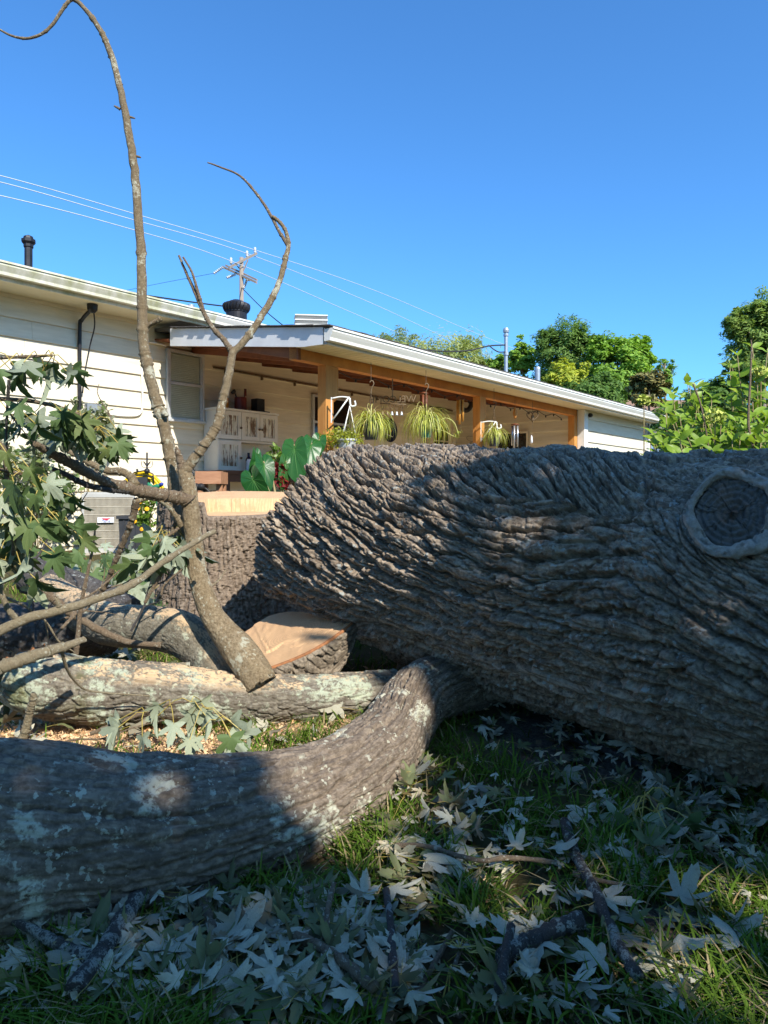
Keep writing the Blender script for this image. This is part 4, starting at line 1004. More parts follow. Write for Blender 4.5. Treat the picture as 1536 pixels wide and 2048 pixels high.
def scatter_mesh(protos, mats4):
    """Joins copies of small prototype meshes (verts, polygons, slots) into one geometry."""
    VV, FF, MI = [], [], []; k = 0
    data = []
    for me in protos:
        co = np.empty(len(me.vertices) * 3); me.vertices.foreach_get("co", co)
        data.append((co.reshape(-1, 3), [tuple(p.vertices) for p in me.polygons], [p.material_index for p in me.polygons]))
    for i, M4 in mats4:
        V, Fs, mi = data[i]; m4 = np.array(M4)
        VV.append(V @ m4[:3, :3].T + m4[:3, 3]); FF += [tuple(q + k for q in f) for f in Fs]; MI += mi; k += len(V)
    return np.vstack(VV), FF, MI

def leaf_frame(pos, tip, normal, size):
    t = Vector(tip).normalized(); n = Vector(normal); n = (n - t * n.dot(t)).normalized(); x = t.cross(n)
    return Matrix(((x.x * size, t.x * size, n.x * size, pos[0]), (x.y * size, t.y * size, n.y * size, pos[1]), (x.z * size, t.z * size, n.z * size, pos[2]), (0, 0, 0, 1)))

R_ = random.Random(42)
fallen = [maple_leaf("fallen_leaf", M['leaf_fallen'], (c0, c1, c2), s, stalk=st, fold=fo, stalk_dir=sd) for s, (c0, c1, c2, st, fo, sd) in enumerate([(.12, .05, .10, .9, .10, (.2, -1, .05)), (.40, .2, .14, .8, .4, (-.3, -1, .1)), (-.22, -.1, .12, 1.0, -.2, (.4, -1, .2)), (.6, .1, .18, .7, .2, (0, -1, 0)), (.25, .45, .10, .9, .8, (.5, -.8, .1)), (-.35, .15, .20, .6, .3, (-.2, -1, .1))])]
def fallen_leaf(px, py, size):
    q = PG(px, py); q[2] += R_.uniform(.015, .065)
    a = R_.uniform(0, 2 * math.pi); tilt = abs(R_.gauss(0, .32))
    n = Vector((math.cos(a * 3 + 1) * math.sin(tilt), math.sin(a * 3 + 1) * math.sin(tilt) - .12, math.cos(tilt)))
    up = R_.random() < .30
    return leaf_frame(q, (math.cos(a), math.sin(a), R_.uniform(-.25, .25)), n if up else -n, size)
boxes = [(190, 1800, 820, 2048, 118, .078), (0, 1900, 260, 2048, 18, .08), (770, 1545, 960, 1800, 40, .074), (900, 1880, 1536, 2060, 20, .082), (1080, 1490, 1536, 1740, 50, .076), (1150, 1700, 1536, 1900, 12, .085), (960, 1400, 1330, 1520, 16, .07), (0, 1432, 700, 1515, 18, .08), (130, 1295, 330, 1340, 9, .08)]
for (x0, y0, x1, y1, n, sz) in boxes:
    for k in range(n):
        px, py = R_.uniform(x0, x1), R_.uniform(y0, y1)
        if y0 == 1800 and py < 1990 - px * .22: py = R_.uniform(max(1800, 1990 - px * .22), 2048)
        if R_.random() < .4: px, py = px, min(2050, py)
        put_inst("fallen_leaf", fallen[R_.randrange(6)], fallen_leaf(px, py, sz * R_.uniform(.72, 1.22)), label="pale wilted maple leaf lying loose in the grass among the cut limbs", cat="leaf", group="wilted maple leaves strewn on the grass")
L4 = []
for (x0, y0, x1, y1, n, sz) in [(150, 1810, 860, 2060, 330, .060), (770, 1545, 1050, 1800, 110, .05), (1080, 1450, 1560, 1760, 260, .052), (860, 1780, 1560, 2060, 90, .045), (0, 1880, 260, 2060, 50, .055), (-100, 1430, 720, 1515, 34, .06), (950, 1390, 1300, 1500, 50, .05), (100, 1290, 420, 1345, 40, .06)]:
    for k in range(n): L4.append((R_.randrange(6), fallen_leaf(R_.uniform(x0, x1), R_.uniform(y0, y1), sz * R_.uniform(.4, 1.15))))
put("leaf_litter", scatter_mesh(fallen, L4), [M['leaf_fallen'], M['petiole']], smooth=True, kind='stuff', label="small torn maple leaves scattered through the grass", cat="leaf litter")
def build_debris():
    n = 9000; y = 1.1 + 3.0 * RNG.random(n) ** 1.4; x = (RNG.random(n) - .5) * 2 * (.58 * y + .1)
    c = np.stack([x, y, ground_z(x, y) + .004 + .022 * RNG.random(n) ** 2], -1)
    a = RNG.normal(size=(n, 3)); a[:, 2] *= .35; a /= np.linalg.norm(a, axis=1)[:, None]; b = np.cross(a, RNG.normal(size=(n, 3)) * .5 + np.array([0, 0, 1.])); b /= np.linalg.norm(b, axis=1)[:, None]
    L = (.004 + .018 * RNG.random(n) ** 3)[:, None]; W = L * (.15 + .5 * RNG.random(n) ** 2)[:, None]
    V = np.stack([c - a * L, c + b * W, c + a * L, c - b * W], 1).reshape(-1, 3)
    put("bark_debris", (V, np.arange(4 * n).reshape(-1, 4), (RNG.random(n) < .35).astype(int)), [M['debris'], M['chips']], kind='stuff', label="crumbs of bark and wood scattered over the grass", cat="debris")
M['chips'] = leaf_mat("wood_chips", (0.76, 0.54, 0.32), (0.72, 0.50, 0.29), 0.0, 0.5, 0.9, 0.1)
M['debris'] = leaf_mat("bark_crumbs", (0.17, 0.115, 0.07), (0.20, 0.14, 0.09), 0.0, 0.6, 0.9, 0.1)
build_debris()
# heap of cut leafy twigs beside the air conditioner
L4 = []
for k in range(420):
    px = R_.uniform(60, 385); d = R_.uniform(4.2, 6.0)
    x = (px - CX) / F * d; z = float(ground_z(x, d)) + abs(R_.gauss(0, .16)) * (1.0 - .4 * (px > 330))
    a = R_.uniform(0, 6.28); q = (x, d, z)
    L4.append((R_.randrange(6), leaf_frame(q, (math.cos(a) * .5, math.sin(a) * .5 - .1, -R_.uniform(.2, 1)), (R_.uniform(-.8, .8), -1 if R_.random() < .6 else 1, R_.uniform(.0, .9)), R_.uniform(.09, .14))))
put("leaf_heap", scatter_mesh([maple_leaf("heap_leaf", M['leaf'], (.3, .2, .1), 50 + s, stalk=.5, thin=True) for s in range(6)], L4), [M['leaf'], M['petiole']], smooth=True, kind='stuff', label="heap of cut leafy twigs on the ground before the air conditioner", cat="leaf heap")

# ------------------------------------------------------------------ leafy branches hanging in from the left
hang = [maple_leaf("leaf", M['leaf'], (c0, c1, c2), 20 + s, stalk=0, droop=dr, fold=fo) for s, (c0, c1, c2, dr, fo) in enumerate([(.25, .1, .10, .35, .35), (.4, .2, .14, .5, .6), (.15, .0, .12, .3, .2), (.3, .3, .12, .45, .9), (.5, .1, .15, .6, .5)])]
def hang_leaves(root, sites, size=.11, spread=.05, under=.28, name="leaf"):
    for (px, py, d, n) in sites:
        c = P(px, py, d)
        for k in range(n):
            a = R_.uniform(0, 2 * math.pi); L = R_.uniform(.03, .09)
            foot = c + np.array([math.cos(a) * spread * R_.random() * 1.6, math.sin(a) * spread * .8, R_.uniform(-.03, .02)])
            end = foot + np.array([math.cos(a) * L * .8, math.sin(a) * L * .6, -L * R_.uniform(.3, 1.0)])
            g = Geo().tube([c, foot * .5 + c * .5 + (0, 0, .012), foot, end], .0016, 4); put("petiole", g, M['petiole'], root)
            tip = Vector((math.cos(a) * .55 + R_.uniform(-.3, .3), math.sin(a) * .35, -1.0 + R_.uniform(-.1, .5)))
            nrm = Vector((R_.uniform(-.9, .9), -1.0 if R_.random() > under else 1.0, R_.uniform(-.1, .8)))
            put_inst(name, hang[R_.randrange(5)], leaf_frame(end, tip, nrm, size * R_.uniform(.75, 1.25)), root)
def leafy(label, rows_list, sites, **k):
    pts = pp(rows_list[0]); root = thing("leafy_branch", base_of(pts), label, "leafy branch")
    for q, rows in enumerate(rows_list): stem(rows, root, 'bark_twig', name="stem" if q == 0 else "side_twig", n=24, seed=60 + q)
    hang_leaves(root, sites, **k)
leafy("highest leafy branch at the left edge against the pale siding", [[(-90, 722, 2.25, .006), (0, 716, 2.25, .0055), (60, 713, 2.25, .005), (105, 711, 2.26, .004)]],
      [(-10, 716, 2.25, 3), (40, 714, 2.25, 2), (75, 712, 2.25, 3), (102, 711, 2.26, 4)], size=.09, spread=.045)
leafy("middle leafy branch reaching over the air conditioner", [[(-90, 800, 2.35, .008), (0, 798, 2.36, .0075), (80, 805, 2.4, .007), (140, 822, 2.46, .006), (185, 842, 2.5, .004)], [(40, 800, 2.36, .004), (46, 816, 2.3, .003)], [(140, 822, 2.46, .004), (170, 855, 2.45, .003)]],
      [(-20, 798, 2.33, 4), (44, 812, 2.28, 6), (90, 812, 2.42, 4), (130, 822, 2.46, 5), (160, 832, 2.5, 5), (185, 844, 2.5, 5), (170, 856, 2.45, 5), (195, 862, 2.5, 4), (110, 850, 2.55, 4)], size=.086, spread=.045)
leafy("lower leafy branch drooping below the long sprout branch", [[(-80, 880, 2.2, .010), (0, 890, 2.2, .009), (15, 960, 2.24, .008), (30, 1040, 2.26, .007), (26, 1110, 2.28, .006)], [(-40, 930, 2.2, .006), (50, 950, 2.25, .005), (90, 965, 2.3, .004)], [(20, 1000, 2.24, .005), (70, 1012, 2.28, .004), (100, 1025, 2.3, .003)]],
      [(20, 925, 2.25, 5), (-10, 900, 2.2, 4), (50, 950, 2.25, 5), (75, 960, 2.28, 5), (92, 966, 2.3, 4), (30, 1010, 2.24, 5), (70, 1012, 2.28, 6), (100, 1026, 2.3, 5), (25, 1085, 2.28, 5), (40, 1085, 2.3, 5), (0, 1060, 2.2, 4), (10, 1120, 2.3, 4)], size=.088, spread=.045)
leafy("pale wilted leaves hanging from the prop beside the stump", [[(362, 1052, 2.98, .006), (345, 1066, 2.97, .006), (325, 1078, 2.96, .005), (310, 1090, 2.95, .004)]],
      [(350, 1056, 3.02, 3), (335, 1066, 3.0, 4), (318, 1080, 3.0, 4), (340, 1090, 3.0, 3), (310, 1100, 2.98, 3), (325, 1056, 3.0, 3)], size=.11, under=.65, spread=.025)
leafy("broken twig with drooping pale leaves lying in the sunlit sawdust", [[(180, 1468, 2.4, .007), (250, 1440, 2.45, .007), (330, 1410, 2.5, .006), (382, 1402, 2.5, .005)], [(382, 1402, 2.5, .003), (420, 1420, 2.48, .0025), (440, 1450, 2.46, .002)]],
      [(290, 1425, 2.42, 4), (340, 1412, 2.4, 2), (382, 1404, 2.42, 3), (410, 1416, 2.4, 4), (432, 1440, 2.4, 3)], size=.085, under=.8)
leafy("wilted twig of drooping leaves in the shade below the big trunk", [[(1330, 1640, 1.95, .005), (1305, 1600, 2.0, .005), (1290, 1590, 2.02, .004)], [(1310, 1605, 2.0, .003), (1360, 1650, 1.9, .003), (1440, 1720, 1.75, .003), (1500, 1760, 1.7, .002)]],
      [(1290, 1592, 2.0, 7), (1310, 1625, 1.95, 6), (1270, 1610, 2.0, 4)], size=.10, under=.6)
leafy("small wilted twig of leaves at the bottom edge in the grass", [[(900, 1960, 1.36, .005), (915, 1915, 1.40, .004), (925, 1890, 1.43, .003)]],
      [(920, 1895, 1.42, 5), (940, 1905, 1.40, 4), (905, 1930, 1.38, 3)], size=.085, under=.6)

# ------------------------------------------------------------------ sticks on the grass
def ground_stick(label, px_rows, mat, r0, r1, lift=.02, extra=()):
    rows = []
    for k, (x, y) in enumerate(px_rows):
        q = PG(x, y); f = k / max(1, len(px_rows) - 1); rows.append((q[0], q[1], q[2] + lift + r0, r0 + (r1 - r0) * f))
    root = thing("fallen_stick", (rows[0][0], rows[0][1], rows[0][2] - r0), label, "stick")
    def go(rows, nm, sd):
        p = catmull(rows, 50); s = np.arange(50); g = Geo()
        g.tube(p[:, :3] + .25 * p[:, 3:4] * np.stack([noise2(s * .4, s * 0 + q, sd) - .5 for q in range(3)], -1), p[:, 3] * (.85 + .3 * noise2(s * .5, s * 0, sd + 3)), 9); put(nm, g, M[mat], root, smooth=True)
    go(rows, "stem", len(label))
    for e in extra:
        rr = []
        for k, (x, y) in enumerate(e): q = PG(x, y); rr.append((q[0], q[1], q[2] + lift + .012 + .01 * k, r1 * .7 * (1 - .15 * k)))
        go(rr, "side_twig", 5 + len(label))
ground_stick("crusty lichened stick lying lengthwise in the right foreground grass", [(1128, 1684), (1150, 1750), (1185, 1820), (1210, 1880), (1240, 1950), (1275, 2010)], 'bark_lichen', .014, .012, .04)
ground_stick("thick lichened stick end beside the lengthwise stick", [(1165, 1893), (1110, 1915), (1050, 1945), (1000, 1975)], 'bark_lichen', .018, .016, .04)
ground_stick("thin pale twig crossing the grass from the middle to the lichened stick", [(790, 1742), (850, 1744), (900, 1760), (960, 1775), (1020, 1770), (1115, 1780)], 'bark_twig', .006, .006, .06)
ground_stick("short grey twig across the lichened stick", [(1146, 1790), (1180, 1800), (1240, 1814)], 'bark_twig', .006, .005, .045)
ground_stick("lichened branch at the bottom left corner under the curved limb", [(285, 1840), (245, 1900), (205, 1970), (150, 2050)], 'bark_lichen', .017, .019, .045, extra=[[(190, 1985), (130, 1965), (70, 1940), (20, 1925)]])
ground_stick("dark upright twig in the bottom left grass among the leaves", [(772, 1836), (780, 1900), (785, 1960), (790, 2050)], 'bark_dark', .008, .009, .055)
ground_stick("straight brown twig under the curved limb among leaves", [(272, 1895), (310, 1930), (345, 1962)], 'bark_twig', .007, .005, .03)
ground_stick("thick dark twig leaning out from under the curved limb", [(398, 1830), (412, 1870), (430, 1925)], 'bark_twig', .011, .010, .04)
ground_stick("long brown twig running into the bottom edge among the leaves", [(590, 1940), (640, 1965), (690, 2000), (750, 2055)], 'bark_twig', .009, .011, .06, extra=[[(650, 1950), (655, 1900), (668, 1850)]])
ground_stick("thin lichened stick pointing out of the bottom edge", [(1022, 1920), (1010, 1985), (1000, 2055)], 'bark_lichen', .009, .011, .06)
ground_stick("thin brown twig slanting at the bottom edge left of the stick end", [(905, 1895), (870, 1960), (820, 2050)], 'bark_twig', .005, .006, .03)
ground_stick("long dark twig on the bare soil below the trunk", [(1095, 1470), (1180, 1500), (1290, 1545), (1310, 1560)], 'bark_dark', .016, .010, .005)
ground_stick("thin twig slanting through the right hand leaves", [(1365, 1740), (1400, 1780), (1455, 1830)], 'bark_dark', .004, .004, .03)
ground_stick("reddish bark chip standing beside the lichened stick", [(1152, 1663), (1158, 1690), (1165, 1710)], 'inner_bark', .010, .009, .02)

# ------------------------------------------------------------------ grass
M['grass'] = leaf_mat("grass_blades", (0.100, 0.185, 0.018), (0.115, 0.20, 0.024), 0.25, 0.5, 0.6, 0.08)
M['thatch'] = leaf_mat("dry_grass", (0.34, 0.27, 0.13), (0.36, 0.29, 0.15), 0.15, 0.5, 0.7, 0.1)
def blades(pts, hgt, wid, lean, ang, seg=3):
    n = len(pts); u = np.linspace(0, 1, seg + 1)
    dirv = np.stack([np.cos(ang), np.sin(ang), 0 * ang], -1); side = np.stack([-np.sin(ang), np.cos(ang), 0 * ang], -1)
    c = pts[:, None] + dirv[:, None] * (lean[:, None] * u[None] ** 1.7 * hgt[:, None])[..., None] + np.array([0, 0, 1.0]) * (hgt[:, None] * (u[None] - 0.32 * np.minimum(lean, 1.6)[:, None] * u[None] ** 2.4))[..., None]
    w = wid[:, None] * np.array([.8, 1.0, .75, .08][:seg + 1] if seg == 3 else np.linspace(1, .1, seg + 1))[None]
    V = np.stack([c - side[:, None] * w[..., None] * .5, c + side[:, None] * w[..., None] * .5], 2).reshape(n, -1, 3)
    k = 2 * (seg + 1); f = np.array([(2 * i, 2 * i + 1, 2 * i + 3, 2 * i + 2) for i in range(seg)])
    Fs = (np.arange(n)[:, None, None] * k + f[None]).reshape(-1, 4)
    return V.reshape(-1, 3), Fs
def build_grass():
    n = 95000
    y = 1.05 + 4.6 * RNG.random(n) ** 1.7; x = (RNG.random(n) - .5) * 2 * (0.60 * y + .15)
    clump = noise2(x * 5, y * 5, 301) * .6 + noise2(x * 14, y * 14, 302) * .4
    keep = RNG.random(n) < sstep(.28, .60, clump)
    saw = np.exp(-(((x + 1.0) / 1.05) ** 4 + ((y - 2.80) / .55) ** 4)) * sstep(.62, .45, noise2(x * 4, y * 4, 310) - .35 * sstep(-.9, -.2, x) * 0 + .25 * sstep(-.65, -.2, x)); keep &= RNG.random(n) > saw * .97
    soil = np.exp(-(((x - .85) / .55) ** 2 + ((y - 2.75) / .5) ** 2)) + 1.2 * np.exp(-(((x - .62) / .11) ** 2 + ((y - 1.5) / .14) ** 2)); keep &= RNG.random(n) > soil * 1.1
    x, y, clump = x[keep], y[keep], clump[keep]; n = len(x)
    pts = np.stack([x, y, ground_z(x, y) - .006], -1)
    h = (.03 + .085 * RNG.random(n) ** 1.6) * (.55 + .8 * clump); w = .0028 + .0042 * RNG.random(n)
    V, Fs = blades(pts, h, w, .35 + 1.1 * RNG.random(n), RNG.random(n) * 6.283)
    nb = len(V) // n; dry = np.repeat(RNG.random(n) < .16, len(Fs) // n).astype(int)
    put("grass", (V, Fs, dry), [M['grass'], M['thatch']], smooth=True, kind='stuff', label="coarse green lawn grass around the cut limbs", cat="grass")
build_grass()
# sawdust chips
def build_chips():
    n = 26000
    x = RNG.normal(-.95, .50, n); y = RNG.normal(2.72, .32, n)
    k = (y > 2.15) & (y < 4.2) & (x < .0); x, y = x[k], y[k]
    xs = RNG.uniform(-1.4, -.4, 1500); ys = RNG.uniform(3.4, 4.3, 1500); x = np.r_[x, xs]; y = np.r_[y, ys]; n = len(x)
    c = np.stack([x, y, ground_z(x, y) + RNG.random(n) * .020], -1)
    a = RNG.normal(size=(n, 3)); a /= np.linalg.norm(a, axis=1)[:, None]; b = np.cross(a, RNG.normal(size=(n, 3))); b /= np.linalg.norm(b, axis=1)[:, None]
    L = (.003 + .013 * RNG.random(n) ** 2.5)[:, None]; W = L * (.15 + .35 * RNG.random(n))[:, None]
    V = np.stack([c - a * L, c + b * W, c + a * L, c - b * W], 1).reshape(-1, 3); Fs = np.arange(4 * n).reshape(-1, 4)
    put("sawdust", (V, Fs), M['chips'], kind='stuff', label="pale orange sawdust and wood chips strewn behind the curved limb", cat="sawdust")
M['chips'] = leaf_mat("wood_chips", (0.76, 0.54, 0.32), (0.72, 0.50, 0.29), 0.0, 0.5, 0.9, 0.1)
build_chips()

# ------------------------------------------------------------------ trees
def leaf_cards(c, size, rng, aspect=.5, out=None):
    n = len(c); a = rng.normal(size=(n, 3)); a /= np.linalg.norm(a, axis=1)[:, None]
    if out is not None:                          # leaves turn their faces outwards and up, to the light
        nn = out / (np.linalg.norm(out, axis=1)[:, None] + 1e-9) + np.array([0, 0, .7]) + rng.normal(size=(n, 3)) * .55; nn /= np.linalg.norm(nn, axis=1)[:, None]
        a -= nn * (a * nn).sum(1)[:, None]; a /= np.linalg.norm(a, axis=1)[:, None]; q = nn
    else: q = rng.normal(size=(n, 3))
    b = np.cross(a, q); b /= np.linalg.norm(b, axis=1)[:, None] + 1e-9
    L = (size * (.6 + .8 * rng.random(n)))[:, None] if np.isscalar(size) else size[:, None]
    V = np.stack([c - a * L * .5, c + b * L * aspect * .5, c + a * L * .5, c - b * L * aspect * .5], 1).reshape(-1, 3)
    return V, np.arange(4 * n).reshape(-1, 4)
def crown_points(c, rad, nclump, per, rng, csize=.28, shell=.55, flatten=.8):
    c = np.array(c); rad = np.array(rad, float)
    d = rng.normal(size=(nclump, 3)); d /= np.linalg.norm(d, axis=1)[:, None]
    rr = (shell + (1 - shell) * rng.random(nclump))[:, None]
    lump = 1 + .22 * np.sin(d[:, :1] * 5 + c[0]) * np.sin(d[:, 2:] * 4 + c[1])
    cc = c + d * rad * rr * lump
    cs = csize * rad.mean() * (.6 + .8 * rng.random(nclump))
    o = rng.normal(size=(nclump, per, 3)); o /= np.linalg.norm(o, axis=2)[..., None]; o *= (rng.random((nclump, per, 1)) ** .45)
    o[..., 2] *= flatten
    return (cc[:, None] + o * cs[:, None, None]).reshape(-1, 3), cc
def crown_mat(name, c, tr=.36, v=.28): M[name] = leaf_mat(name, c, tuple(1.25 * x for x in c), tr, v, .55, .25)
crown_mat('crown_pine', (0.183, 0.309, 0.073)); crown_mat('crown_green', (0.257, 0.439, 0.065)); crown_mat('crown_pale', (0.364, 0.421, 0.146)); crown_mat('crown_yellow', (0.471, 0.524, 0.065)); crown_mat('crown_dark', (0.128, 0.235, 0.049)); crown_mat('crown_light', (0.28, 0.40, 0.10)); crown_mat('crown_bronze', (0.21, 0.19, 0.06), .1, .6)
def tree(label, px, py, d, wpx, hpx, mat, nclump=150, per=60, leaf=.22, seed=1, lobes=(), shell=.45, cat="tree", aspect=.5, name="tree", flatten=.8, csize=.26, group=None):
    rng = np.random.default_rng(seed); c = P(px, py, d); rx, rz = wpx / F * d / 2, hpx / F * d / 2
    gz = float(ground_z(c[0], d)); root = thing(name, (c[0], d, gz), label, cat, group)
    pts, cc = crown_points(c, (rx, rx * .9, rz), nclump, per, rng, csize, shell, flatten)
    al = [pts]
    for (lx, ly, lw, lh) in lobes:
        q, c2 = crown_points(P(lx, ly, d + rng.uniform(-1, 1) * rx * .3), (lw / F * d / 2, lw / F * d / 2.2, lh / F * d / 2), max(20, nclump // 3), per, rng, csize * 1.1, shell, flatten); al.append(q); cc = np.vstack([cc, c2])
    al = np.vstack(al); V, Fs = leaf_cards(al, leaf, rng, aspect, al - c + (0, 0, rz * .3))
    put("crown", (V, Fs), M[mat], root, kind=None)
    g = Geo(); top = c + (0, 0, rz * .6)
    g.tube(catmull([(c[0], d, gz - .2), (c[0] + .05 * rx, d, gz * .5 + c[2] * .5), tuple(top)], 12), np.linspace(max(.12, rx * .07), .03, 12), 8); put("trunk", g, M['pole'], root, smooth=True)
    g = Geo()
    for k in rng.permutation(len(cc))[:12]:
        s0 = np.array([c[0], d, max(gz + .5, c[2] - rz + rng.random() * rz * 1.3)]); g.tube([s0, (s0 + cc[k]) / 2 + (0, 0, .1 * rz), cc[k]], [max(.05, rx * .022), .03, .012], 5)
    put("limbs", g, M['pole'], root, smooth=True, kind='stuff')
tree("broad pale green pine showing above the middle of the porch roof", 860, 735, 46, 260, 130, 'crown_pale', 200, 60, .30, 2, lobes=[(790, 700, 90, 80), (930, 712, 90, 90), (970, 745, 80, 60)], aspect=.22)
tree("tall dark pine standing behind the mast and the house", 1132, 715, 40, 130, 165, 'crown_pine', 190, 75, .24, 3, lobes=[(1100, 690, 70, 70), (1160, 675, 70, 60), (1120, 760, 110, 70)], aspect=.28)
tree("feathery light green tree right of the dark pine", 1235, 740, 38, 125, 150, 'crown_green', 200, 65, .22, 4, lobes=[(1275, 705, 60, 70), (1200, 700, 50, 50), (1270, 760, 80, 70)])
tree("small bright green tree left of the dark pine", 1045, 715, 42, 62, 70, 'crown_green', 70, 60, .24, 5)
tree("low leafy tree just left of the roof mast", 1002, 730, 44, 50, 45, 'crown_green', 50, 50, .24, 6)
tree("rounded yellow green tree in front of the dark pine", 1135, 762, 34, 90, 80, 'crown_yellow', 100, 60, .20, 7)
tree("low dark evergreen tree along the roof edge", 1200, 790, 33, 130, 80, 'crown_dark', 110, 60, .20, 8, lobes=[(1130, 790, 80, 50)])
tree("small tree with bronze brown leaves beside the far roof corner", 1297, 775, 30, 78, 80, 'crown_bronze', 80, 60, .20, 9)
tree("narrow green tree top showing behind the bronze leaved tree", 1330, 748, 34, 40, 70, 'crown_green', 50, 50, .18, 10, aspect=.3)
tree("tall shaggy tree rising at the right edge of the yard", 1525, 690, 17, 130, 190, 'crown_light', 220, 70, .13, 11, lobes=[(1480, 650, 60, 60), (1530, 630, 80, 60), (1490, 740, 70, 70)], aspect=.3, csize=.22)
tree("dark rounded tree behind the hydrangea at the right", 1430, 800, 20, 130, 90, 'crown_dark', 120, 60, .14, 12, lobes=[(1500, 810, 110, 90)])
tree("dense dark hedge tree below the bronze tree", 1370, 850, 26, 170, 110, 'crown_dark', 120, 55, .18, 13)
tree("low dark shrub row under the far trees at right", 1480, 890, 14, 200, 110, 'crown_dark', 130, 55, .11, 14, name="shrub", cat="shrub")

# shade tree standing behind the photographer, to the right
def build_shade_tree():
    rng = np.random.default_rng(77)
    poly = np.array([(-6.5, -6.0), (-6.5, 1.5), (-3.4, 1.75), (-1.2, 2.12), (-.55, 2.10), (-.32, 1.70), (.14, 1.66), (.30, 2.6), (.05, 3.4), (-.14, 4.1), (-.22, 4.5), (.3, 5.1), (1.4, 4.9), (3.0, 4.0), (6.5, 2.5), (7.5, -6.0)])
    def inside(p):
        r = np.zeros(len(p), bool); n = len(poly)
        for i in range(n):
            (x0, y0), (x1, y1) = poly[i], poly[(i + 1) % n]
            c = ((y0 > p[:, 1]) != (y1 > p[:, 1])) & (p[:, 0] < (x1 - x0) * (p[:, 1] - y0) / (y1 - y0 + 1e-12) + x0); r ^= c
        return r
    g0 = np.stack([rng.uniform(-6.5, 7.5, 190000), rng.uniform(-6.0, 5.1, 190000)], -1)
    g0 = g0[inside(g0 + rng.normal(size=g0.shape) * np.where(g0[:, 1:] > 3.2, .16, .11))]
    for (sx, sy, r, pr) in ((.80, 1.50, .30, 1.0), (.62, 1.36, .18, .95), (.28, 1.66, .22, .75), (.46, 1.72, .16, .6), (-.02, 1.35, .10, .4), (-1.32, 1.93, .13, .40), (-.92, 2.0, .15, .45), (-.66, 1.93, .12, .40), (-1.1, 1.75, .10, .35), (-.5, 1.75, .10, .35)):
        dd = np.hypot(g0[:, 0] - sx, g0[:, 1] - sy); g0 = g0[~((dd < r * (.8 + .4 * rng.random(len(g0)))) & (rng.random(len(g0)) < pr))]
    g0 = g0[rng.permutation(len(g0))[:66000]]
    hh = rng.uniform(4.6, 7.6, len(g0)) + .6 * np.sin(g0[:, 0] * 2) * np.sin(g0[:, 1] * 2)
    s = np.array(SUN) / SUN[2]
    c = np.stack([g0[:, 0] + s[0] * hh, g0[:, 1] + s[1] * hh, hh], -1)
    c += rng.normal(size=c.shape) * .02
    root = thing("shade_tree", (5.6, -7.2, 0), "large leafy maple behind the viewer that shades the foreground", "tree")
    V, Fs = leaf_cards(c, .19, rng, .75); put("crown", (V, Fs), M['crown_green'], root)
    g = Geo(); g.tube(catmull([(5.6, -7.2, -.2), (5.5, -7.0, 2.5), (5.0, -6.2, 4.6), (4.4, -5.2, 6.2)], 16), np.linspace(.36, .14, 16), 12); put("trunk", g, M['bark_dark'], root, smooth=True, attrs=None)
    for e in ((2.6, -4.2, 6.6), (6.2, -3.6, 6.8), (3.6, -2.4, 6.4), (5.6, -5.6, 6.9), (1.4, -5.2, 6.3)):
        g = Geo(); g.tube(catmull([(5.1, -6.4, 4.4), ((5.1 + e[0]) / 2, (-6.4 + e[1]) / 2, 5.9), e], 14), np.linspace(.13, .03, 14), 8); put("limb", g, M['bark_dark'], root, smooth=True)
build_shade_tree()
for k, (x, y, w, h) in enumerate([(-9, -9, 6, 6), (-2.5, -13, 6, 7), (9, -14, 6, 6.5), (12, -5, 5, 6), (-11, -2, 5, 5.5), (13, 4, 4.5, 5)]):  # unseen trees added around the camera to block sky light and deepen the shade
    rng = np.random.default_rng(200 + k); root = thing("yard_tree", (x, y, 0), ["bushy tree at the yard edge far behind the viewer", "tall bushy tree straight behind the viewer", "bushy tree behind the viewer beyond the shade tree", "bushy tree at the right yard edge", "bushy tree at the left yard edge", "bushy tree beside the hydrangea out of view"][k], "tree")
    q, cc = crown_points((x, y, h * .55), (w / 2, w / 2, h * .5), 160, 40, rng, .3, .4); V, Fs = leaf_cards(q, .34, rng, .6); put("crown", (V, Fs), M['crown_dark'], root)
    put("trunk", Geo().tube([(x, y, -.1), (x, y, h * .6)], [.2, .08], 8), M['pole'], root, smooth=True)

# ------------------------------------------------------------------ hydrangea bush beyond the trunk
M['hyd'] = leaf_mat("hydrangea_leaf", (0.25, 0.40, 0.035), (0.28, 0.42, 0.07), 0.42, 0.35, .4, .4)
M['stemgreen'] = pmat("green_stem", (0.30, 0.26, 0.12), (0.22, 0.15, 0.07), 20, .6, .1)
def ovate(name, mat, seed, w=.42, n=7, fold=.25, arch=.25):
    rr = random.Random(seed); t = np.linspace(0, 1, n); V = []; Fs = []
    for i, u in enumerate(t):
        ww = w * math.sin(math.pi * u ** .8) ** .85 * (1 - .25 * u) if 0 < u < 1 else .01
        z = -arch * u * u + .02 * math.sin(u * 9 + seed)
        V += [(-ww, u, z + fold * ww + .02 * (i % 2)), (0, u, z), (ww, u, z + fold * ww + .02 * ((i + 1) % 2))]
    for i in range(n - 1):
        for j in (0, 1): Fs.append((3 * i + j, 3 * i + j + 1, 3 * i + j + 4, 3 * i + j + 3))
    return mesh_from(name, np.array(V), Fs, mat, smooth=True)
hl = [ovate("leaf", M['hyd'], s, .19 + .025 * s, 7, .3 - .06 * s, .15 + .1 * s) for s in range(4)]
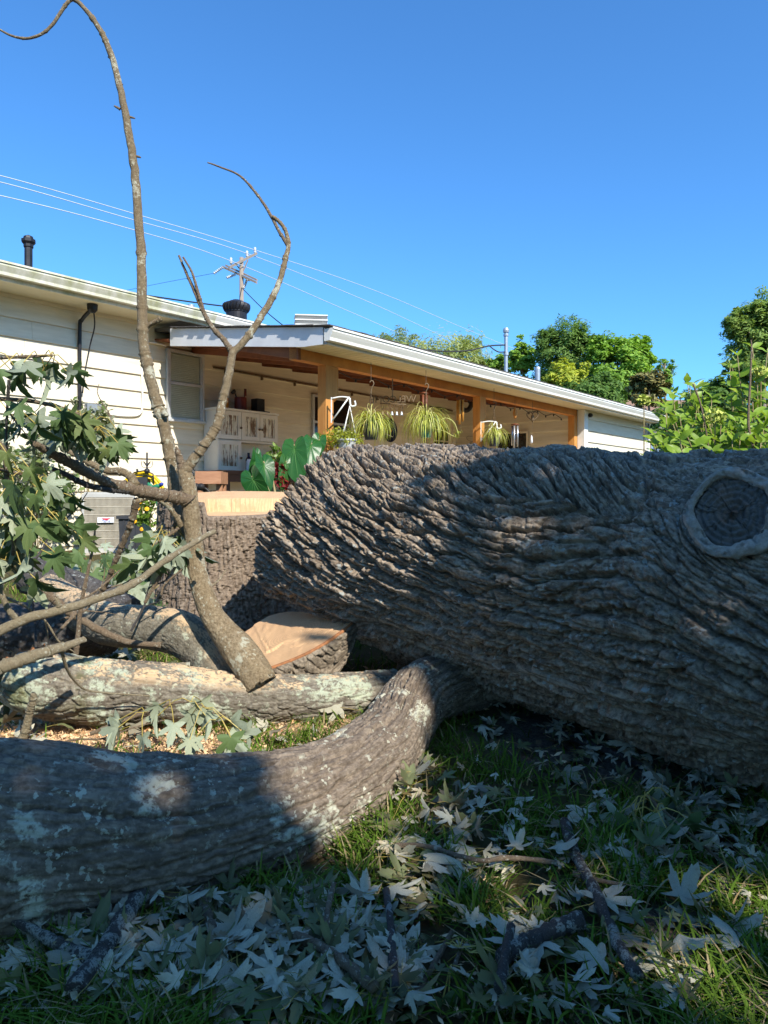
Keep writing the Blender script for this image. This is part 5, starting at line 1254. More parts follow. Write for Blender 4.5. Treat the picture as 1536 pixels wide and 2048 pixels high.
def build_hydrangea():
    root = thing("hydrangea_bush", (2.45, 4.9, .1), "bright green leafy hydrangea bush beyond the right end of the trunk", "bush")
    rr = random.Random(9); leaves = []
    stems = []
    tops = [(1310, 872, 5.0), (1338, 850, 5.1), (1345, 790, 5.3), (1375, 765, 5.3), (1395, 775, 5.2), (1360, 835, 4.9), (1385, 850, 4.8), (1415, 838, 4.8), (1442, 848, 4.7), (1470, 842, 4.7), (1500, 838, 4.6), (1530, 832, 4.6), (1505, 695, 4.9), (1475, 712, 4.9), (1535, 705, 4.9), (1460, 735, 5.0), (1550, 760, 4.8), (1515, 765, 4.8), (1420, 800, 5.1), (1450, 800, 5.0), (1490, 790, 4.9), (1405, 815, 5.2), (1330, 810, 5.3), (1570, 720, 4.8), (1580, 800, 4.6), (1555, 850, 4.5), (1325, 885, 4.8), (1360, 880, 4.7), (1400, 885, 4.6), (1440, 884, 4.6), (1480, 880, 4.5), (1520, 878, 4.5)]
    tops = tops + [(x + rr.uniform(-20, 20), y + rr.uniform(5, 40), d + rr.uniform(-.2, .4)) for x, y, d in tops if y > 760] + [(x + rr.uniform(-16, 16), y + rr.uniform(-4, 26), d + rr.uniform(-.3, .3)) for x, y, d in tops if y > 730]
    for (x, y, d) in tops:
        t = P(x, y, d); b = np.array([t[0] * .6 + 2.5 * .4 + rr.uniform(-.2, .2), d + rr.uniform(-.1, .2), .1])
        st = catmull([b, (b + t) / 2 + (rr.uniform(-.05, .05), 0, .08), t], 12); stems.append(st)
        n = 9
        for k in range(n):
            f = 1 - .085 * k; q = st[min(11, int(f * 11))] * 1.0; a0 = rr.uniform(0, 3.14) if k == 0 else a0 + 1.57 + rr.uniform(-.3, .3)
            up = .9 - .13 * k
            for sgn in (0, math.pi): 
                a = a0 + sgn; leaves.append((leaf_frame(q, (math.cos(a), math.sin(a) * .8, max(-.45, up) if k else 1.0 + .3 * math.cos(sgn)), (rr.uniform(-.5, .5), rr.uniform(-1.2, .0), .8), (.085 + .022 * min(k, 3)) * rr.uniform(.85, 1.35)), y + 14 * k, k))
    g = Geo()
    for st in stems: g.tube(st, np.linspace(.007, .003, 12), 5)
    put("stems", g, M['stemgreen'], root, smooth=True, kind='stuff')
    g = Geo().tube(catmull([P(1508, 900, 4.5), P(1497, 850, 4.5), P(1500, 770, 4.5), P(1503, 700, 4.5), P(1502, 680, 4.5)], 20), np.linspace(.011, .004, 20), 6); g2 = g
    put("stem", g2, M['bark_twig'], root, smooth=True, label="tall bare brown stem rising through the bush")
    put("stem", Geo().tube(catmull([P(1418, 900, 4.7), P(1410, 850, 4.7), P(1400, 805, 4.7), P(1386, 768, 4.7)], 16), .006, 6), M['bark_twig'], root, smooth=True)
    leaves.sort(key=lambda q: q[1])
    vis = [q for q in leaves if q[1] < 900]; rr.shuffle(vis)
    for m4, _, k in vis[:290]: put_inst("leaf", hl[rr.randrange(4)], m4, root)
    rest = vis[290:] + [q for q in leaves if q[1] >= 900]
    V, Fs, mi = scatter_mesh(hl, [(rr.randrange(4), m4) for m4, _, _ in rest]); put("foliage", (V, Fs), M['hyd'], root, smooth=True, kind='stuff')
    M['hydflower'] = pmat("hydrangea_bloom", (0.55, 0.58, 0.14), (0.42, 0.50, 0.10), 40, .6, .2)
    rng = np.random.default_rng(5)
    for (x, y, d, r) in ((1288, 800, 5.2, .055), (1430, 833, 4.7, .075), (1522, 745, 4.8, .06)):
        c = P(x, y, d); o = rng.normal(size=(160, 3)); o /= np.linalg.norm(o, axis=1)[:, None]
        V, Fs = leaf_cards(c + o * r * np.array([1, .8, .75]) * (.6 + .4 * rng.random((160, 1))), .026, rng, .8); put("flower_head", (V, Fs), M['hydflower'], root)
        put("stem", Geo().tube([c - (0, 0, .5), c], .004, 5), M['stemgreen'], root)
build_hydrangea()
# ------------------------------------------------------------------ things by the house
M['ac_grey'] = pmat("ac_housing", (0.42, 0.42, 0.40), (0.36, 0.36, 0.34), 8, .5, .05)
M['ac_wire'] = pmat("ac_wire_guard", (0.50, 0.46, 0.37), (0.38, 0.34, 0.27), 10, .5, 0)
M['ac_coil'] = pmat("ac_coil", (0.045, 0.042, 0.038), (0.09, 0.085, 0.07), 60, .6, .4, stretch=(1, 1, 12), metal=.3)
M['badge'] = pmat("badge_white", (0.75, 0.78, 0.82), (0.72, 0.75, 0.8), 3, .35, 0)
M['red'] = pmat("red_print", (0.62, 0.03, 0.06), (0.55, 0.03, 0.05), 3, .5, 0)
M['blue'] = pmat("blue_print", (0.02, 0.05, 0.32), (0.02, 0.04, 0.26), 3, .5, 0)
M['yellow'] = pmat("yellow_hose", (0.78, 0.52, 0.01), (0.70, 0.44, 0.01), 6, .45, .1)
M['green_hose'] = pmat("green_hose", (0.02, 0.22, 0.12), (0.015, 0.16, 0.09), 6, .45, .1)
M['plastic_grey'] = pmat("dark_grey_plastic", (0.050, 0.053, 0.060), (0.035, 0.037, 0.042), 8, .5, .1)
M['iron'] = pmat("wrought_iron", (0.025, 0.026, 0.030), (0.04, 0.04, 0.045), 20, .5, .2, metal=.4)
M['redwood'] = pmat("reddish_wood", (0.44, 0.23, 0.13), (0.34, 0.165, 0.09), 8, .65, .3, stretch=(1, 4, 4))
M['darkwood'] = pmat("dark_stained_wood", (0.06, 0.028, 0.015), (0.04, 0.02, 0.01), 8, .5, .2)
M['stainless'] = pmat("chime_tube", (0.5, 0.52, 0.55), (0.4, 0.42, 0.45), 5, .3, 0, metal=.7)
M['bamboo'] = pmat("bamboo_tube", (0.55, 0.28, 0.06), (0.40, 0.17, 0.03), 8, .5, .1)
M['chime_brown'] = pmat("brown_wood_tube", (0.16, 0.05, 0.02), (0.12, 0.035, 0.015), 8, .5, .1)
M['orange_pot'] = pmat("orange_glaze", (0.55, 0.22, 0.03), (0.62, 0.38, 0.06), 40, .4, .2)
M['red_pot'] = pmat("dark_red_glaze", (0.16, 0.03, 0.025), (0.10, 0.02, 0.02), 10, .35, .05)
m = N("distressed_paint")
w_ = m.ramp(m.noise(9, 6, .75, stretch=(3.2, 3.2, .5)), [(0.44, 0), (0.52, 1)])
m.base(m.mix(w_, (0.17, 0.10, 0.055), (0.70, 0.66, 0.55))); m.bump(m.noise(40, 4, .7, stretch=(4, 4, .6)), .35, .004); m.rough(.6, .25); M['distressed'] = m.mat
M['cab_white'] = pmat("cabinet_white", (0.74, 0.71, 0.64), (0.68, 0.64, 0.56), 5, .5, .1)
M['clay'] = pmat("grey_pot", (0.40, 0.42, 0.44), (0.52, 0.54, 0.56), 14, .6, .2)
M['green_pot'] = pmat("green_plastic_pot", (0.10, 0.26, 0.20), (0.08, 0.21, 0.16), 6, .4, .05)
M['bottle_blue'] = pmat("dark_blue_bottle", (0.012, 0.018, 0.07), (0.01, 0.015, 0.05), 6, .2, 0)
M['label'] = pmat("paper_label", (0.7, 0.72, 0.75), (0.6, 0.62, 0.65), 20, .6, 0)

def wbox(g, c, w, d, h, m=0, yaw=0.0):
    x = np.array([math.cos(yaw), math.sin(yaw), 0]); y = np.array([-math.sin(yaw), math.cos(yaw), 0])
    return g.box(np.array(c) + (0, 0, h / 2), x * w / 2, y * d / 2, (0, 0, h / 2), m)
def text(name, body, size, loc, yaw, mat, parent, ext=.002, shear=0.0):
    cu = bpy.data.curves.new(name, 'FONT'); cu.body = body; cu.size = size; cu.extrude = ext; cu.align_x = 'CENTER'; cu.align_y = 'CENTER'; cu.shear = shear; cu.materials.append(M[mat])
    tmp = bpy.data.objects.new(name, cu); me = bpy.data.meshes.new_from_object(tmp); bpy.data.objects.remove(tmp); me.materials.clear(); me.materials.append(M[mat])
    o = bpy.data.objects.new(name, me); col.objects.link(o); o.parent = parent
    o.location = tuple(np.array(loc) - ORG[parent.name]); o.rotation_euler = (math.radians(90), 0, yaw); return o

# air conditioner
d = 7.3; a = P(151, 1105, d); b = P(249, 1105, d); w = b[0] - a[0]; cx = (a[0] + b[0]) / 2; z0 = float(a[2]); h = P(0, 984, d)[2] - z0
ac = thing("air_conditioner", (cx, d + w / 2, z0 - .05), "grey outdoor air conditioner with a wire guard and small white badge", "air conditioner")
g = Geo(); wbox(g, (cx, d + w / 2, z0 - .10), w + .10, w + .10, .10); put("base_pad", g, M['concrete'], ac)
g = Geo(); wbox(g, (cx, d + w / 2, z0), w - .04, w - .04, h - .06); put("coil", g, M['ac_coil'], ac)
g = Geo(); wbox(g, (cx, d + w / 2, z0 + h - .055), w + .01, w + .01, .035); wbox(g, (cx, d + w / 2, z0 + h - .02), w - .03, w - .03, .02); put("top_cover", g, M['ac_grey'], ac)
g = Geo(); wbox(g, (cx, d + w / 2, z0 - .002), w + .01, w + .01, .045); put("base_pan", g, M['ac_grey'], ac)
for sx in (-1, 1):
    g = Geo(); wbox(g, (cx + sx * (w / 2 - .008), d + .008, z0 + .04), .022, .022, h - .09); put("corner_post", g, M['ac_grey'], ac)
g = Geo()
for k in range(42):
    x = cx - w / 2 + .02 + (w - .04) * k / 41; g.tube([(x, d, z0 + .04), (x, d, z0 + h - .05)], .0042, 4)
for k in range(42):
    y = d + .02 + (w - .04) * k / 41; g.tube([(cx + w / 2, y, z0 + .04), (cx + w / 2, y, z0 + h - .05)], .0042, 4)
put("guard_bar", g, M['ac_wire'], ac, kind='stuff')
for k in range(7):
    z = z0 + .06 + (h - .13) * k / 6; g = Geo().tube([(cx - w / 2, d - .004, z), (cx + w / 2, d - .004, z), (cx + w / 2 + .004, d + w, z)], .0035, 4); put("guard_rail", g, M['ac_wire'], ac)
bx = P(193, 1040, d - .02)
g = Geo().box(bx, (.080, 0, 0), (0, .008, 0), (0, 0, .027)); bd = put("badge", g, M['badge'], ac); ORG[bd.name] = ORG[ac.name]
g = Geo().prism([bx + (-.045, -.0095, .019), bx + (.052, -.0095, .019), bx + (.030, -.0095, .008), bx + (.010, -.0095, -.004), bx + (-.022, -.0095, .007)], (0, -.002, 0)); put("emblem", g, M['red'], bd)
text("lettering", "Payne", .036, bx + (0, -.0095, -.010), 0, 'blue', bd, .001, .3)

ac.rotation_euler = (0, 0, .34)
# hose hanger with yellow and green hose
d = 7.75
hh = thing("hose_hanger", P(287, 1080, d), "black scrolled hose hanger with coils of yellow and green hose by the sunny wall", "hose hanger")
c = P(287, 985, d)
def arc(cx_, cy_, rx, ry, a0, a1, dd, n=40): return [P(cx_ + rx * math.cos(t), cy_ - ry * math.sin(t), dd) for t in np.linspace(math.radians(a0), math.radians(a1), n)]
rr = random.Random(4)
for k in range(7):
    g = Geo().tube(arc(284, 998 + k, 33 + k * 2.5, 46 + k * 2.1, -12 - 3 * k, 205 + 5 * k, d - .03 + .012 * (k % 3)), .017, 8); put("yellow_hose", g, M['yellow'], hh, smooth=True)
for k in range(4):
    g = Geo().tube(arc(287, 1003 + k, 23 + k * 2.2, 36 + k * 1.8, 2 - 6 * k, 196 + 8 * k, d - .05 + .012 * (k % 2)), .013, 8); put("green_hose", g, M['green_hose'], hh, smooth=True)
g = Geo(); g.tube([P(262, 965, d - .08), P(268, 945, d - .08), P(290, 941, d - .08), P(306, 948, d - .08), P(308, 968, d - .08)], .008, 6)
g.tube([P(264, 950, d - .08), P(307, 953, d - .08)], .006, 6); g.tube([P(275, 943, d - .08), P(274, 938, d - .08)], .012, 6)
g.tube([P(294, 1110, d - .02), P(294, 905, d - .02)], .010, 6); put("iron_frame", g, M['iron'], hh, smooth=True)
g = Geo().lathe([(.005, -.03), (.028, -.015), (.032, 0), (.028, .015), (.005, .03)], P(294, 942, d - .1), 12, axis=(0, 1, 0)); put("round_knob", g, M['iron'], hh, smooth=True)
g = Geo()
for sx in (-1, 1):
    g.tube(catmull([P(294, 932, d - .08), P(294 + sx * 3, 928, d - .08), P(294 + sx * 7, 923, d - .08)], 8), [.010, .010, .009, .008, .008, .007, .006, .004], 6)
    g.tube(catmull([P(294 + sx * 2, 935, d - .08), P(294 + sx * 9, 934, d - .08), P(294 + sx * 11, 927, d - .08), P(294 + sx * 10, 922, d - .08)], 10), .003, 5)
put("finial", g, M['iron'], hh, smooth=True)
g = Geo(); wbox(g, P(285, 978, d - .02) , .14, .12, .13); put("hose_box", g, M['plastic_grey'], hh)
# blue nozzle bird ornament on the hanger
bo = thing("spray_nozzle", P(318, 972, d - .12), "small blue and teal spray nozzle hooked beside the yellow hose", "hose nozzle")
put("body", Geo().lathe([(.005, -.06), (.024, -.04), (.028, 0), (.016, .05), (.004, .06)], P(314, 973, d - .12), 10, axis=(1, 0, .35)), M['green_hose'], bo, smooth=True)
put("head", Geo().lathe([(.004, -.02), (.020, -.01), (.022, .015), (.004, .03)], P(322, 969, d - .13), 10, axis=(1, 0, .4)), M['blue'], bo, smooth=True)

# dark planter bin, flowering plant
bn = thing("planter_bin", P(266, 1105, 6.9), "dark grey plastic bin standing right of the air conditioner", "bin")
c = P(268, 1105, 6.9); g = Geo().prism([c + (-.10, -.1, -.02), c + (.10, -.1, -.02), c + (.115, -.1, .34), c + (-.115, -.1, .34)], (0, .24, 0)); put("body", g, M['plastic_grey'], bn)
for sx in (-1, 0, 1): put("rib", Geo().box(c + (sx * .06, -.105, .16), (.006, 0, 0), (0, .006, 0), (0, 0, .16)), M['plastic_grey'], bn)
g = Geo(); wbox(g, c + (0, .02, .335), .26, .28, .03); put("rim", g, M['plastic_grey'], bn)
def bushlet(name, label, cat, px, py, d, wpx, hpx, mat, n, leaf, seed, fl=None, nf=0, aspect=.5, parent_z=None):
    rng = np.random.default_rng(seed); c = P(px, py, d); rx, rz = wpx / F * d / 2, hpx / F * d / 2
    gz = float(ground_z(c[0], d)) if parent_z is None else parent_z
    root = thing(name, (c[0], d, gz), label, cat)
    q, cc = crown_points(c, (rx, rx, rz), max(10, n // 25), 25, rng, .35, .4); V, Fs = leaf_cards(q, leaf, rng, aspect); put("foliage", (V, Fs), M[mat], root, kind='stuff')
    g = Geo()
    for k in range(min(12, len(cc))): g.tube([(c[0] + rng.normal() * .02, d, gz), (cc[k] + np.array([c[0], d, gz])) / 2, cc[k]], .004, 4)
    put("stems", g, M['stemgreen'], root, kind='stuff')
    for k in range(nf):
        o = rng.normal(size=3); o /= np.linalg.norm(o); o[1] = -abs(o[1]); p = c + o * np.array([rx, rx, rz]) * 1.05
        put("flower", Geo().lathe([(.004, -.008), (.018, 0), (.02, .006), (.004, .014)], p, 8, axis=(o[0], -1, .5)), M[fl], root)
    return root
M['marigold'] = pmat("marigold", (0.85, 0.42, 0.01), (0.75, 0.32, 0.01), 40, .6, .2)
M['small_leaf'] = leaf_mat("small_bright_leaf", (0.15, 0.26, 0.03), (0.17, 0.28, 0.05), .3, .4)
M['vine_leaf'] = leaf_mat("vine_leaf", (0.12, 0.19, 0.05), (0.40, 0.42, 0.30), .2, .5)
bushlet("flowering_plant", "yellow flowered bright green plant by the stump and dark bin", "plant", 293, 1032, 6.2, 46, 66, 'small_leaf', 520, .045, 31, 'marigold', 9)
bushlet("climbing_vine", "climbing vine with small pale leaves on the sunny wall under the meter box", "vine", 182, 850, 8.15, 88, 140, 'vine_leaf', 800, .075, 32)
bushlet("low_shrub", "small leaved shrub behind the leafy branches at the left edge", "shrub", 70, 960, 7.4, 190, 230, 'vine_leaf', 1500, .085, 33)
bushlet("potted_shrub", "dark small leaved shrub behind the elephant ear plants", "shrub", 552, 930, 6.9, 56, 80, 'small_leaf', 560, .05, 34)
po = thing("rotten_post", P(331, 1075, 5.4), "dark rotten bark post standing left of the stump", "post")
pts = pp([(331, 1085, 5.4, .050), (331, 1045, 5.4, .050), (332, 1006, 5.4, .048)]); limb("bark", pts, M['bark_dark'], po, nu=60, nv=60, L=.08, strip=.02, depth=.012, seed=90, cap1=M['inner_bark'])

# iron scroll, rubber hose ring, wooden stand
sc = thing("iron_scroll", P(372, 985, 7.0), "black wrought iron scroll bracket standing behind the forked sprout", "ornament")
g = Geo()
for sx in (-1, 1):
    t = np.linspace(0, 3.6 * math.pi, 50); r = 13 * (1 - t / (4.2 * math.pi)); g.tube([P(372 + sx * (12 + 0) + sx * r_ * math.cos(tt + math.pi), 950 - r_ * math.sin(tt), 7.0) for tt, r_ in zip(t, r)], .007, 6)
g.tube([P(372, 990, 7.0), P(372, 935, 7.0)], .010, 6); put("scroll", g, M['iron'], sc, smooth=True)
put("finial", Geo().lathe([(.004, -.02), (.022, 0), (.004, .025)], P(380, 940, 6.98), 10), M['iron'], sc, smooth=True)
hr = thing("rubber_hose", P(388, 998, 6.4), "coil of black rubber hose lying behind the stump", "hose")
for k in range(4):
    g = Geo().tube(arc(388, 1000 + 2 * k, 36 - 3 * k, 30 - 3 * k, 0, 360, 6.4 + .03 * k, 60), .014, 8); put("coil", g, M['black'], hr, smooth=True)
for x in (393, 402): put("fitting", Geo().lathe([(.006, -.03), (.030, -.01), (.034, .01), (.006, .035)], P(x, 974, 6.3), 12, axis=(.5, -1, .3)), M['black'], hr, smooth=True)
ws = thing("wooden_stand", P(424, 1010, 6.5), "reddish wooden box stand in front of the distressed cabinet", "stand")
c = P(424, 968, 6.5)
for k in range(3): 
    g = Geo(); wbox(g, c + np.array([0, -.10 + k * .095, 0.0]), .235, .09, .115 if k == 0 else .11); put("plank", g, M['redwood'], ws)
for sx in (-1, 1):
    g = Geo(); wbox(g, c + np.array([sx * .085, -.06, -.36]), .05, .05, .358); put("leg", g, M['redwood'], ws)
    g = Geo(); wbox(g, c + np.array([sx * .085, .08, -.36]), .05, .05, .358); put("leg", g, M['redwood'], ws)
g = Geo(); wbox(g, c + np.array([.0, .0, -.3]), .13, .1, .24); put("shelf_box", g, M['redwood'], ws)

# white distressed cabinet on a dark table
s0, s1, oF = 1.25, 2.31, .31; zt = 2.085; zb = 1.24
cab = thing("cabinet", H((s0 + s1) / 2, .17, zb), "white distressed paint hutch with plank doors standing on the porch", "cabinet")
g = Geo(); hbox(g, s0, s0 + .03, .03, oF, zb, zt - .03); hbox(g, s1 - .03, s1, .03, oF, zb + .42, zt - .03); hbox(g, s0 + .03, s1 - .03, .03, .045, zb, zt - .03); put("carcass", g, M['cab_white'], cab)
g = Geo(); hbox(g, s0 - .02, s1 + .02, .025, oF + .025, zt - .029, zt); put("top", g, M['cab_white'], cab)
g = Geo(); hbox(g, s0 + .031, s1 - .031, .046, oF - .005, zb + .40, zb + .425); put("shelf", g, M['cab_white'], cab)
def cdoor(a, b, z0, z1, knob):
    g = Geo(); f = .055
    hbox(g, a, a + f, oF, oF + .02, z0, z1); hbox(g, b - f, b, oF, oF + .02, z0, z1); hbox(g, a + f, b - f, oF, oF + .02, z1 - f, z1); hbox(g, a + f, b - f, oF, oF + .02, z0, z0 + f)
    q = put("door", g, M['cab_white'], cab); ORG[q.name] = ORG[cab.name]
    n = 4; w = (b - a - 2 * f) / n
    for k in range(n): g = Geo(); hbox(g, a + f + k * w + .003, a + f + (k + 1) * w - .003, oF - .003, oF + .008, z0 + f, z1 - f); put("plank", g, M['distressed'], q)
    put("knob", Geo().lathe([(.008, 0), (.008, .015), (.018, .022), (.014, .034), (.002, .036)], H(knob, oF + .02, (z0 + z1) / 2 - .03), 10, axis=HN), M['rust_metal'], q, smooth=True)
tw = (s1 - s0) / 3
cdoor(s0 + .005, s0 + tw + .04, zb + .43, zt - .035, s0 + tw + .02); cdoor(s0 + tw + .048, s0 + 2 * tw + .015, zb + .43, zt - .035, s0 + 2 * tw - .005); cdoor(s0 + 2 * tw + .022, s1 - .003, zb + .43, zt - .035, s0 + 2 * tw + .045)
cdoor(s0 + .005, s0 + tw + .04, zb + .01, zb + .41, s0 + tw + .02)
tb = thing("porch_table", H(1.9, .35, SLAB), "dark stained table carrying the white hutch", "table")
g = Geo(); hbox(g, 1.15, 3.0, .03, .62, zb - .05, zb - .002); put("tabletop", g, M['darkwood'], tb)
for s in (1.22, 2.9):
    for o in (.08, .55): g = Geo(); hbox(g, s - .03, s + .03, o - .03, o + .03, SLAB + .002, zb - .05); put("leg", g, M['darkwood'], tb)
g = Geo(); hbox(g, 1.2, 2.95, .57, .59, zb - .15, zb - .05); put("apron", g, M['darkwood'], tb)
def hpot(name, label, cat, s, o, z, prof, mat, extras=()):
    r = thing(name, H(s, o, z), label, cat); put("body", Geo().lathe(prof, H(s, o, z + .002), 20), M[mat], r, smooth=False)
    for nm, g, mm in extras: put(nm, g, M[mm], r, smooth=True)
    return r
zc = zt
hpot("utensil_crock", "orange spotted crock holding a brush on top of the white hutch", "crock", 1.46, .17, zc, [(.065, 0), (.072, .01), (.072, .15), (.060, .155), (.058, .02)], 'orange_pot', [("brush", Geo().tube([H(1.46, .17, zc + .05), H(1.40, .17, zc + .23)], .008, 6), 'chime_brown')])
e = [("ladle", Geo().tube(catmull([H(1.74, .17, zc + .05), H(1.68, .17, zc + .20), H(1.66, .17, zc + .25)], 8), .010, 6).lathe([(.005, -.03), (.035, -.01), (.04, .02), (.03, .03)], H(1.64, .17, zc + .25), 12, axis=(-.5, -.3, .6)), 'black'),
     ("spatula", Geo().tube([H(1.80, .17, zc + .05), H(1.84, .17, zc + .24)], .008, 6).box(H(1.845, .17, zc + .27), HD * .018, HN * .006, (0, 0, .05)), 'red_pot')]
hpot("utensil_crock", "dark red crock with a ladle and red spatula on the white hutch", "crock", 1.76, .17, zc, [(.080, 0), (.085, .01), (.085, .185), (.073, .19), (.070, .02)], 'red_pot', e)
sp = thing("black_speaker", H(2.08, .17, zc), "small black speaker box on a flat base on the white hutch", "speaker")
g = Geo(); hbox(g, 1.99, 2.22, .08, .26, zc + .002, zc + .025); put("base", g, M['black'], sp); g = Geo(); hbox(g, 2.01, 2.15, .10, .23, zc + .025, zc + .20); put("body", g, M['black'], sp)
for s, lab in ((1.83, "dark blue bottle with a white label on the hutch shelf"),):
    hpot("bottle", lab, "bottle", s, .26, zb, [(.038, 0), (.042, .01), (.042, .17), (.018, .21), (.018, .25), (.02, .26), (.001, .262)], 'bottle_blue', [("label", Geo().lathe([(.0428, .04), (.0428, .14)], H(s, .26, zb + .002), 20), 'label')])
hpot("jar", "small clear pale jar beside the dark blue bottle", "jar", 1.70, .42, zb, [(.035, 0), (.038, .01), (.038, .13), (.028, .15), (.028, .165), (.001, .167)], 'label')
hpot("gourd", "small orange gourd on the dark table beside the bottle", "gourd", 2.02, .42, zb, [(.01, 0), (.045, .015), (.055, .045), (.040, .075), (.012, .09), (.006, .115)], 'orange_pot')
for k, (s, w, mm, lab) in enumerate([(1.55, .05, 'yellow', "yellow and green striped folded cushion stored under the table"), (1.72, .09, 'green_hose', "dark green tub stored under the table")]):
    r = thing(["folded_cushion", "tub"][k], H(s, .58, SLAB), lab, ["cushion", "tub"][k])
    if k == 0:
        for q in range(4): g = Geo(); hbox(g, s + q * .035, s + q * .035 + .03, .62, .68, zb - .52, zb - .16); put("fold", g, M[['small_leaf', 'yellow'][q % 2]], r)
    else: put("body", Geo().lathe([(.10, 0), (.14, .55), (.15, .56), (.15, .58), (.13, .58), (.09, .02)], H(1.86, .78, SLAB + .002), 20), M[mm], r, smooth=True)

# elephant ear plants
M['ear'] = leaf_mat("elephant_ear_leaf", (0.022, 0.115, 0.022), (0.07, 0.20, 0.04), .3, .15, .35, .45)
M['ear_vein'] = pmat("leaf_vein", (0.07, 0.20, 0.04), (0.06, 0.17, 0.035), 20, .5, 0)
def ear_leaf(root, foot, base, tip, width, face, cup=.2, label=None):
    base, tip = np.array(base), np.array(tip); t = tip - base; L = np.linalg.norm(t); t /= L
    n = np.array(face, float); n -= t * (n @ t); n /= np.linalg.norm(n); s = np.cross(t, n); nu, nv = 26, 21
    V = []; A_ = [0, 20, 45, 75, 105, 135, 155, 170, 180]; R_a = [1.0, .90, .74, .64, .60, .58, .52, .36, .10]
    for i in range(nu):
        u = i / (nu - 1)
        for j in range(nv * 2):
            f = j / (nv * 2 - 1) * 2 - 1; ph = f * math.pi; r = float(np.interp(abs(f) * 180, A_, R_a)) * u * (1 + .012 * math.sin(ph * 17))
            y = r * math.cos(ph) * L * .78 + .22 * L; x = r * math.sin(ph) * width * 1.5
            z = cup * .5 * abs(x) - .30 * y * y / L - .5 * min(0, y - .2 * L) ** 2 / L + .010 * L * math.cos(ph * 11) * u + .025 * L * math.sin(3 * ph + 1) * u * u
            V.append(base + t * y + s * x + n * z)
    nv *= 2
    Fs = [(i * nv + j, i * nv + j + 1, (i + 1) * nv + j + 1, (i + 1) * nv + j) for i in range(nu - 1) for j in range(nv - 1)]
    put("leaf", (np.array(V), Fs), M['ear'], root, smooth=True, label=label)
    g = Geo().tube(catmull([foot, (np.array(foot) + base) / 2 + (0, .05, .12), base + t * .04], 14), np.linspace(.013, .006, 14), 7); put("stalk", g, M['stemgreen'], root, smooth=True)
    def at(rad_, ph):
        r = float(np.interp(abs(math.degrees(ph)), A_, R_a)) * rad_; y = r * math.cos(ph) * L * .78 + .22 * L; x = r * math.sin(ph) * width * 1.5
        z = cup * .5 * abs(x) - .30 * y * y / L - .5 * min(0, y - .2 * L) ** 2 / L + .010 * L * math.cos(ph * 11) * rad_ + .025 * L * math.sin(3 * ph + 1) * rad_ * rad_
        return base + t * y + s * x + n * (z + .002)
    g = Geo(); g.tube([at(q, 0.0) for q in np.linspace(0, .97, 10)], np.linspace(.0035, .001, 10), 5)
    for ph in (.45, .85, 1.3, 1.8, 2.3, 2.75):
        for sg in (-1, 1): g.tube([at(q, sg * ph * (1 - .10 * q)) for q in np.linspace(0, .95, 10)], np.linspace(.0016, .0006, 10), 4)
    put("veins", g, M['ear_vein'], root, smooth=True)
d = 6.2
e1 = thing("elephant_ear_plant", P(520, 1060, d), "elephant ear plant with two upright leaves beside the sawn stump", "plant")
f0 = P(560, 1050, d)
ear_leaf(e1, f0, P(500, 945, 6.1), P(528, 1015, 6.0), .115, (-.55, -1, .35), .5)
ear_leaf(e1, f0, P(525, 915, 6.3), P(540, 985, 6.15), .10, (.75, -1, .2), .5)
ear_leaf(e1, f0, P(513, 905, 6.45), P(508, 985, 6.4), .07, (1, -.7, .2), .3)
e2 = thing("elephant_ear_plant", P(600, 1060, 6.6), "elephant ear plant with big dark leaf against the first porch post", "plant")
f0 = P(600, 1050, 6.6)
ear_leaf(e2, f0, P(588, 882, 6.6), P(590, 955, 6.35), .13, (-.25, -1, .3), .3)
ear_leaf(e2, f0, P(625, 880, 6.75), P(612, 935, 6.5), .11, (.5, -1, .35), .35)
ear_leaf(e2, f0, P(640, 872, 6.9), P(630, 915, 6.8), .08, (.2, -1, .5), .4)
ear_leaf(e2, f0, P(572, 915, 6.5), P(570, 975, 6.4), .07, (.6, -1, .4), .3)
M['croton'] = leaf_mat("red_leaf", (0.26, 0.015, 0.02), (0.22, 0.03, 0.03), .2, .4)
bushlet("red_plant", "small plant with dark red leaves below the elephant ears", "plant", 568, 945, 6.5, 26, 60, 'croton', 60, .10, 36)

